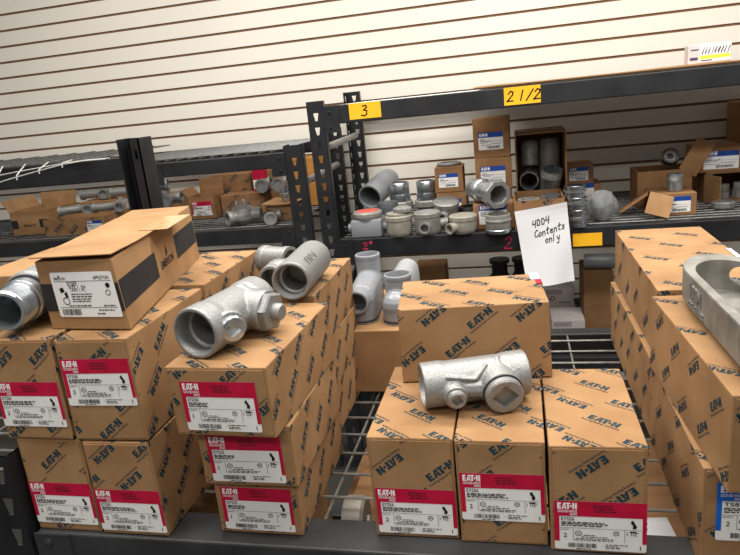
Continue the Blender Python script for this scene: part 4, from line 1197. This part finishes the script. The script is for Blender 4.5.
white_carton('pinkish white box lying in front of the white printed cartons', (.183, 2.50, -1.0), (.128, .16, .072), .0, PINKW, False)
small_carton('brown carton low down behind the right stack', (.305, 2.56, -1.0), (.112, .2, .252), .0, None, 92, None, CARD2)
lathed('conduit_fitting', 'dark grey conduit body lying on the low brown carton', 'conduit body', (.255, 2.61, -.7475), [
    ('tube', GREYP, [(0, 0), (.028, 0), (.030, .01), (.030, .11), (.022, .125), (0, .125)], 24, axis((.0, 0, .031), (.2, -.02, .031)))])

# ================================================================== FAR LEFT RACK DECK
GFL = 'fittings piled on the left far rack'
eo = [('front', 3, [R4(.0, .03, .034, .068), R4(.145, .03, .19, .068)], .0006), ('front', 4, shift(text_polys('EMERSON', .06, .012), .062, .036), .0006)]
open_carton('open tan carton with raised flaps and black corner bands, left end of far rack', (-2.150, 2.47, LZ), (.195, .22, .105), .03, None, .004, (('back', .06, .25), ('left', .06, .5), ('right', .05, -.1)), CARD, None, 8, (), extra=eo)
tr = open_carton('long shallow tray carton with a blue label, full of elbows and nipples', (-1.872, 2.40, LZ), (.305, .32, .072), .0, None, .004, (), CARD, dict(kind='small', u=.215, v=.012, w=.075, asp=.6, no='LL'), 9, ('front',))
def elbow(label, loc, rz, R=.017, L=.10, bend=.05, m_=CAST, group=GFL, rx=0.0):
    r = thing('pipe_elbow', label, 'pipe fitting', loc, rz, group, rx)
    q = MB(); pts = [(0, k*L/4, R*1.25) for k in range(5)]+[(bend*(1-math.cos(a)), L+bend*math.sin(a), R*1.25) for a in (.3, .6, .9, 1.2, 1.5)]
    q.path(pts, R, 16); q.build('elbow_body', m_, r, 45)
    q = MB(); M = axis((0, .012, R*1.25), (0, -1, R*1.25))
    q.lathe([(R, 0), (R*1.22, 0), (R*1.22, .016), (R*.85, .016), (R*.8, .002), (0, .002)], 20, M)
    q.build('end_collar', m_, r, 35); q = MB()
    q.lathe([(R, 0), (R*1.22, 0), (R*1.22, .014), (R*.85, .014), (R*.8, .002), (0, .002)], 20, axis(pts[-1], Vector(pts[-1])+Vector((1, .07, 0)))); q.build('end_collar', m_, r, 35)
    return r
ez = LZ+.0045
for k, (x, y, z, a, lb_) in enumerate(((-1.975, 2.427, .0, .0, 'elbow at the left front of the tray carton'), (-1.885, 2.427, .0, .0, 'elbow lying at the middle front of the tray carton'), (-1.795, 2.427, .0, .0, 'elbow at the right front of the tray carton'),
                                  (-1.985, 2.47, .069, -1.15, 'elbow lying crosswise on top of the tray heap'), (-1.83, 2.50, .069, -1.3, 'elbow on the tray heap, pointing right'))):
    elbow(lb_, (x, y, ez+z), a, .018, .085, .042)
r_ = thing('plastic_bag', 'crumpled clear plastic bag on the rear of the tray carton', 'plastic bag', (-1.79, 2.655, LZ+.0047))
bm = bmesh.new(); bmesh.ops.create_icosphere(bm, subdivisions=4, radius=1.0)
for v in bm.verts:
    p = v.co.normalized(); kk = 1+.25*_nz.noise(p*2.3+Vector((3, 1, 2)))+.14*_nz.noise(p*6)
    v.co = Vector((p.x*.047*kk, p.y*.040*kk, max(.0, .055+p.z*.052*kk)))
mb = MB(); bm.verts.index_update(); mb.add([v.co.copy() for v in bm.verts], [[v.index for v in f_.verts] for f_ in bm.faces]); bm.free(); mb.build('film', PLAST, r_, 20)
for x, y, a, lb_ in ((-2.03, 2.84, -1.35, 'left of the long grey tubes lying behind the tray carton'), (-1.86, 2.84, -1.35, 'middle of the long grey tubes lying behind the tray carton'), (-1.69, 2.84, -1.35, 'right of the long grey tubes lying behind the tray carton')):
    elbow(lb_, (x-.1, y, LZ+.0025+.09), a, .021, .085, .04)
small_carton('flat carton under the long grey tubes behind the tray', (-1.87, 2.79, LZ), (.50, .17, .090), 0, None, 93, None, CARD)
# pile right of the tall post
for k, (x, y, z, a, lb_) in enumerate(((-1.70, 2.60, 0, .0, 'fitting at the bottom left of the pile right of the tall post'), (-1.60, 2.59, 0, .0, 'fitting at the bottom centre of the pile right of the tall post'), (-1.50, 2.61, 0, .0, 'fitting at the bottom right of the pile right of the tall post'),
                                  (-1.665, 2.63, .0605, .3, 'fitting in the second tier of the pile, at left'), (-1.545, 2.62, .0605, .1, 'fitting in the second tier of the pile, at right'), (-1.60, 2.63, .121, .2, 'fitting crowning the pile right of the tall post'))):
    r = elbow(lb_, (x, y, LZ+z), a, .023, .06, .028)
open_carton('opened carton with a red and white label beside the fitting pile', (-1.362, 2.60, LZ), (.124, .12, .098), .0, None, .004, (('back', .07, .15), ('left', .045, .7)), CARD2, dict(kind='red', u=.014, v=.014, w=.096, asp=.66), 10)
small_carton('patterned carton at the lower middle of the left far rack', (-1.188, 2.65, LZ), (.206, .10, .090), .0, 'patterned cartons on the left far rack', 94, None, CARD2, ('front', 'right'))
small_carton('taller patterned carton behind the lower one, under the mesh deck', (-1.278, 2.756, LZ), (.190, .14, .172), .0, 'patterned cartons on the left far rack', 95, None, CARD2, ('front', 'right'))
# globe-like fitting and others
r_ = thing('tee_fitting', 'cast three-way fitting with a domed bolted top, at the shelf front', 'pipe fitting', (-1.090, 2.42, LZ))
s = MB(); s.lathe([(0, 0), (.030, 0), (.048, .02), (.05, .04), (.044, .065), (.02, .078), (0, .08)], 28)
s.rod((0, 0, .034), (-.045, -.055, .034), .027, 24); s.rod((0, 0, .036), (.075, .01, .036), .027, 24)
c = MB(); c.rod((-.03, -.0367, .034), (-.06, -.0733, .034), .019, 20)
link('housing', fuse(s, c, .003, 3, (GREYCAST, BORE), 'housing'), r_)
q = MB()
for x, y in ((-.018, -.01), (.018, -.012), (0, .018)): q.lathe([(0, .07), (.008, .07), (.008, .094), (.006, .097), (0, .097)], 12, Tm((x, y, 0)))
q.build('bolt', CAST, r_, 35)
q = MB(); q.lathe([(.020, 0), (.031, 0), (.031, .010), (.020, .010), (.020, 0)], 24, axis((-.041, -.050, .034), (-.09, -.11, .034))); q.build('hub_rim', CAST, r_, 35)
elbow('small bright elbow lying at the shelf front right of the domed fitting', (-.945, 2.345, LZ), .40, .021, .045, .03, CAST, None)
for x, lb_ in ((-1.080, 'left tube of the pair of upright-stacked fittings beside the red scrap'), (-1.003, 'right tube of the pair of fittings beside the red scrap')):
    r = elbow(lb_, (x, 2.63, LZ+.091), .0, .025, .055, .008, CAST)
r_ = thing('red_carton', 'dark red scrap of packaging behind the paired fittings', 'small box', (-1.120, 2.715, LZ+.0905), 0.1)
q = MB(); q.merge(bevel_box(.06, .028, .095, .002, 0)); q.build('carton_body', RED, r_)
q = MB(); q.box((-.03, -.001, .01), (.03, -.0002, .05)); q.build('label', PAPER, r_)
rr = small_carton('brown carton standing behind the paired fittings near the rack post', (-1.095, 2.84, LZ), (.13, .08, .168), .1, None, 96, None, CARD2)
eo = [('front', 3, [R4(.0, .016, .022, .046), R4(.108, .016, .13, .046)], .0006), ('front', 4, shift(text_polys('EMERSON', .045, .009), .043, .022), .0006)]
small_carton('small tan carton with black bands carrying a bright nipple, near the rack post', (-.925, 2.44, LZ), (.13, .16, .062), .0, None, 97, None, CARD, extra=eo)
q = MB(); q.merge(bevel_box(.155, .18, .004, .001, .04))
for p in q.v: p.z += .006*math.sin(20*p.x)**2
o_ = q.build('cardboard_pad', CARD); put(o_, (-.935, 2.425, LZ+.0625)); tag(o_, 'loose tan cardboard pad on the small black-banded carton', 'cardboard pad')
lathed('pipe_nipple', 'short bright nipple standing on the loose cardboard pad', 'pipe nipple', (-.925, 2.50, LZ+.0726), [
    ('pipe', GALV, [(.018, 0), (.021, 0), (.021, .050), (.018, .050), (.017, .003), (.018, 0)], 24, I4), ('collar', GREYCAST, [(.021, .018), (.025, .020), (.025, .030), (.021, .032)], 12, I4)])
small_carton('orange-tan carton behind the black slotted posts, lower one', (-.935, 2.76, LZ), (.15, .15, .105), .0, None, 98, None, CARDO)
small_carton('orange-tan carton behind the black slotted posts, upper one', (-.935, 2.77, LZ+.1055), (.14, .13, .11), .0, None, 99, None, CARDO)

# ================================================================== BELOW THE FRONT SHELF
LD = -1.06
small_carton('brown carton on the lower front shelf glimpsed under the left stack', (-.50, .735, LD), (.26, .28, .43), .0, None, 101, None, CARD)
small_carton('brown carton on the lower front shelf seen through the wire gap', (-.235, 1.02, LD), (.21, .30, .33), .0, None, 102, None, CARD2)
small_carton('brown carton on the lower front shelf below the right-hand gap', (.13, .90, LD), (.26, .30, .36), .0, None, 103, None, CARD2)
small_carton('brown carton on the lower front shelf under the round fitting with a bail handle', (-.205, .725, LD), (.16, .28, .425), .0, None, 104, None, CARD2)
r_ = thing('round_fitting', 'grey round fitting with a bail handle glimpsed through the wire gap', 'pipe fitting', (-.252, .79, LD+.4255))
q = MB(); q.lathe([(0, 0), (.030, 0), (.032, .004), (.032, .028), (.028, .032), (0, .032)], 32, Tm((0, .005, .032)) @ Matrix.Rotation(PI/2, 4, 'Y') @ Tm((0, 0, -.016))); q.build('drum', TAUPE, r_, 35)
q = MB(); q.path([(.018, .005, .034), (.026, -.03, .030), (.028, -.055, .016), (.034, -.075, .006), (.055, -.085, .006), (.062, -.05, .02)], .0042, 10); q.build('handle', CAST, r_, 45)
q = MB(); q.merge(bevel_box(.075, .05, .0012, .0003, 0)); o_ = q.build('paper_card', WPAPER); put(o_, (.185, .905, LD+.3605), .1)
tag(o_, 'white paper card lying below the gap beside the right stack', 'paper card')

for rk, x_, y_ in ((near, -.74, .66), (right, -.70, FY), (left, -.80, FY)):
    rk.location = (x_, y_, 0)
    for ch in rk.children: ch.location = (ch.location.x-x_, ch.location.y-y_, ch.location.z+Z0)
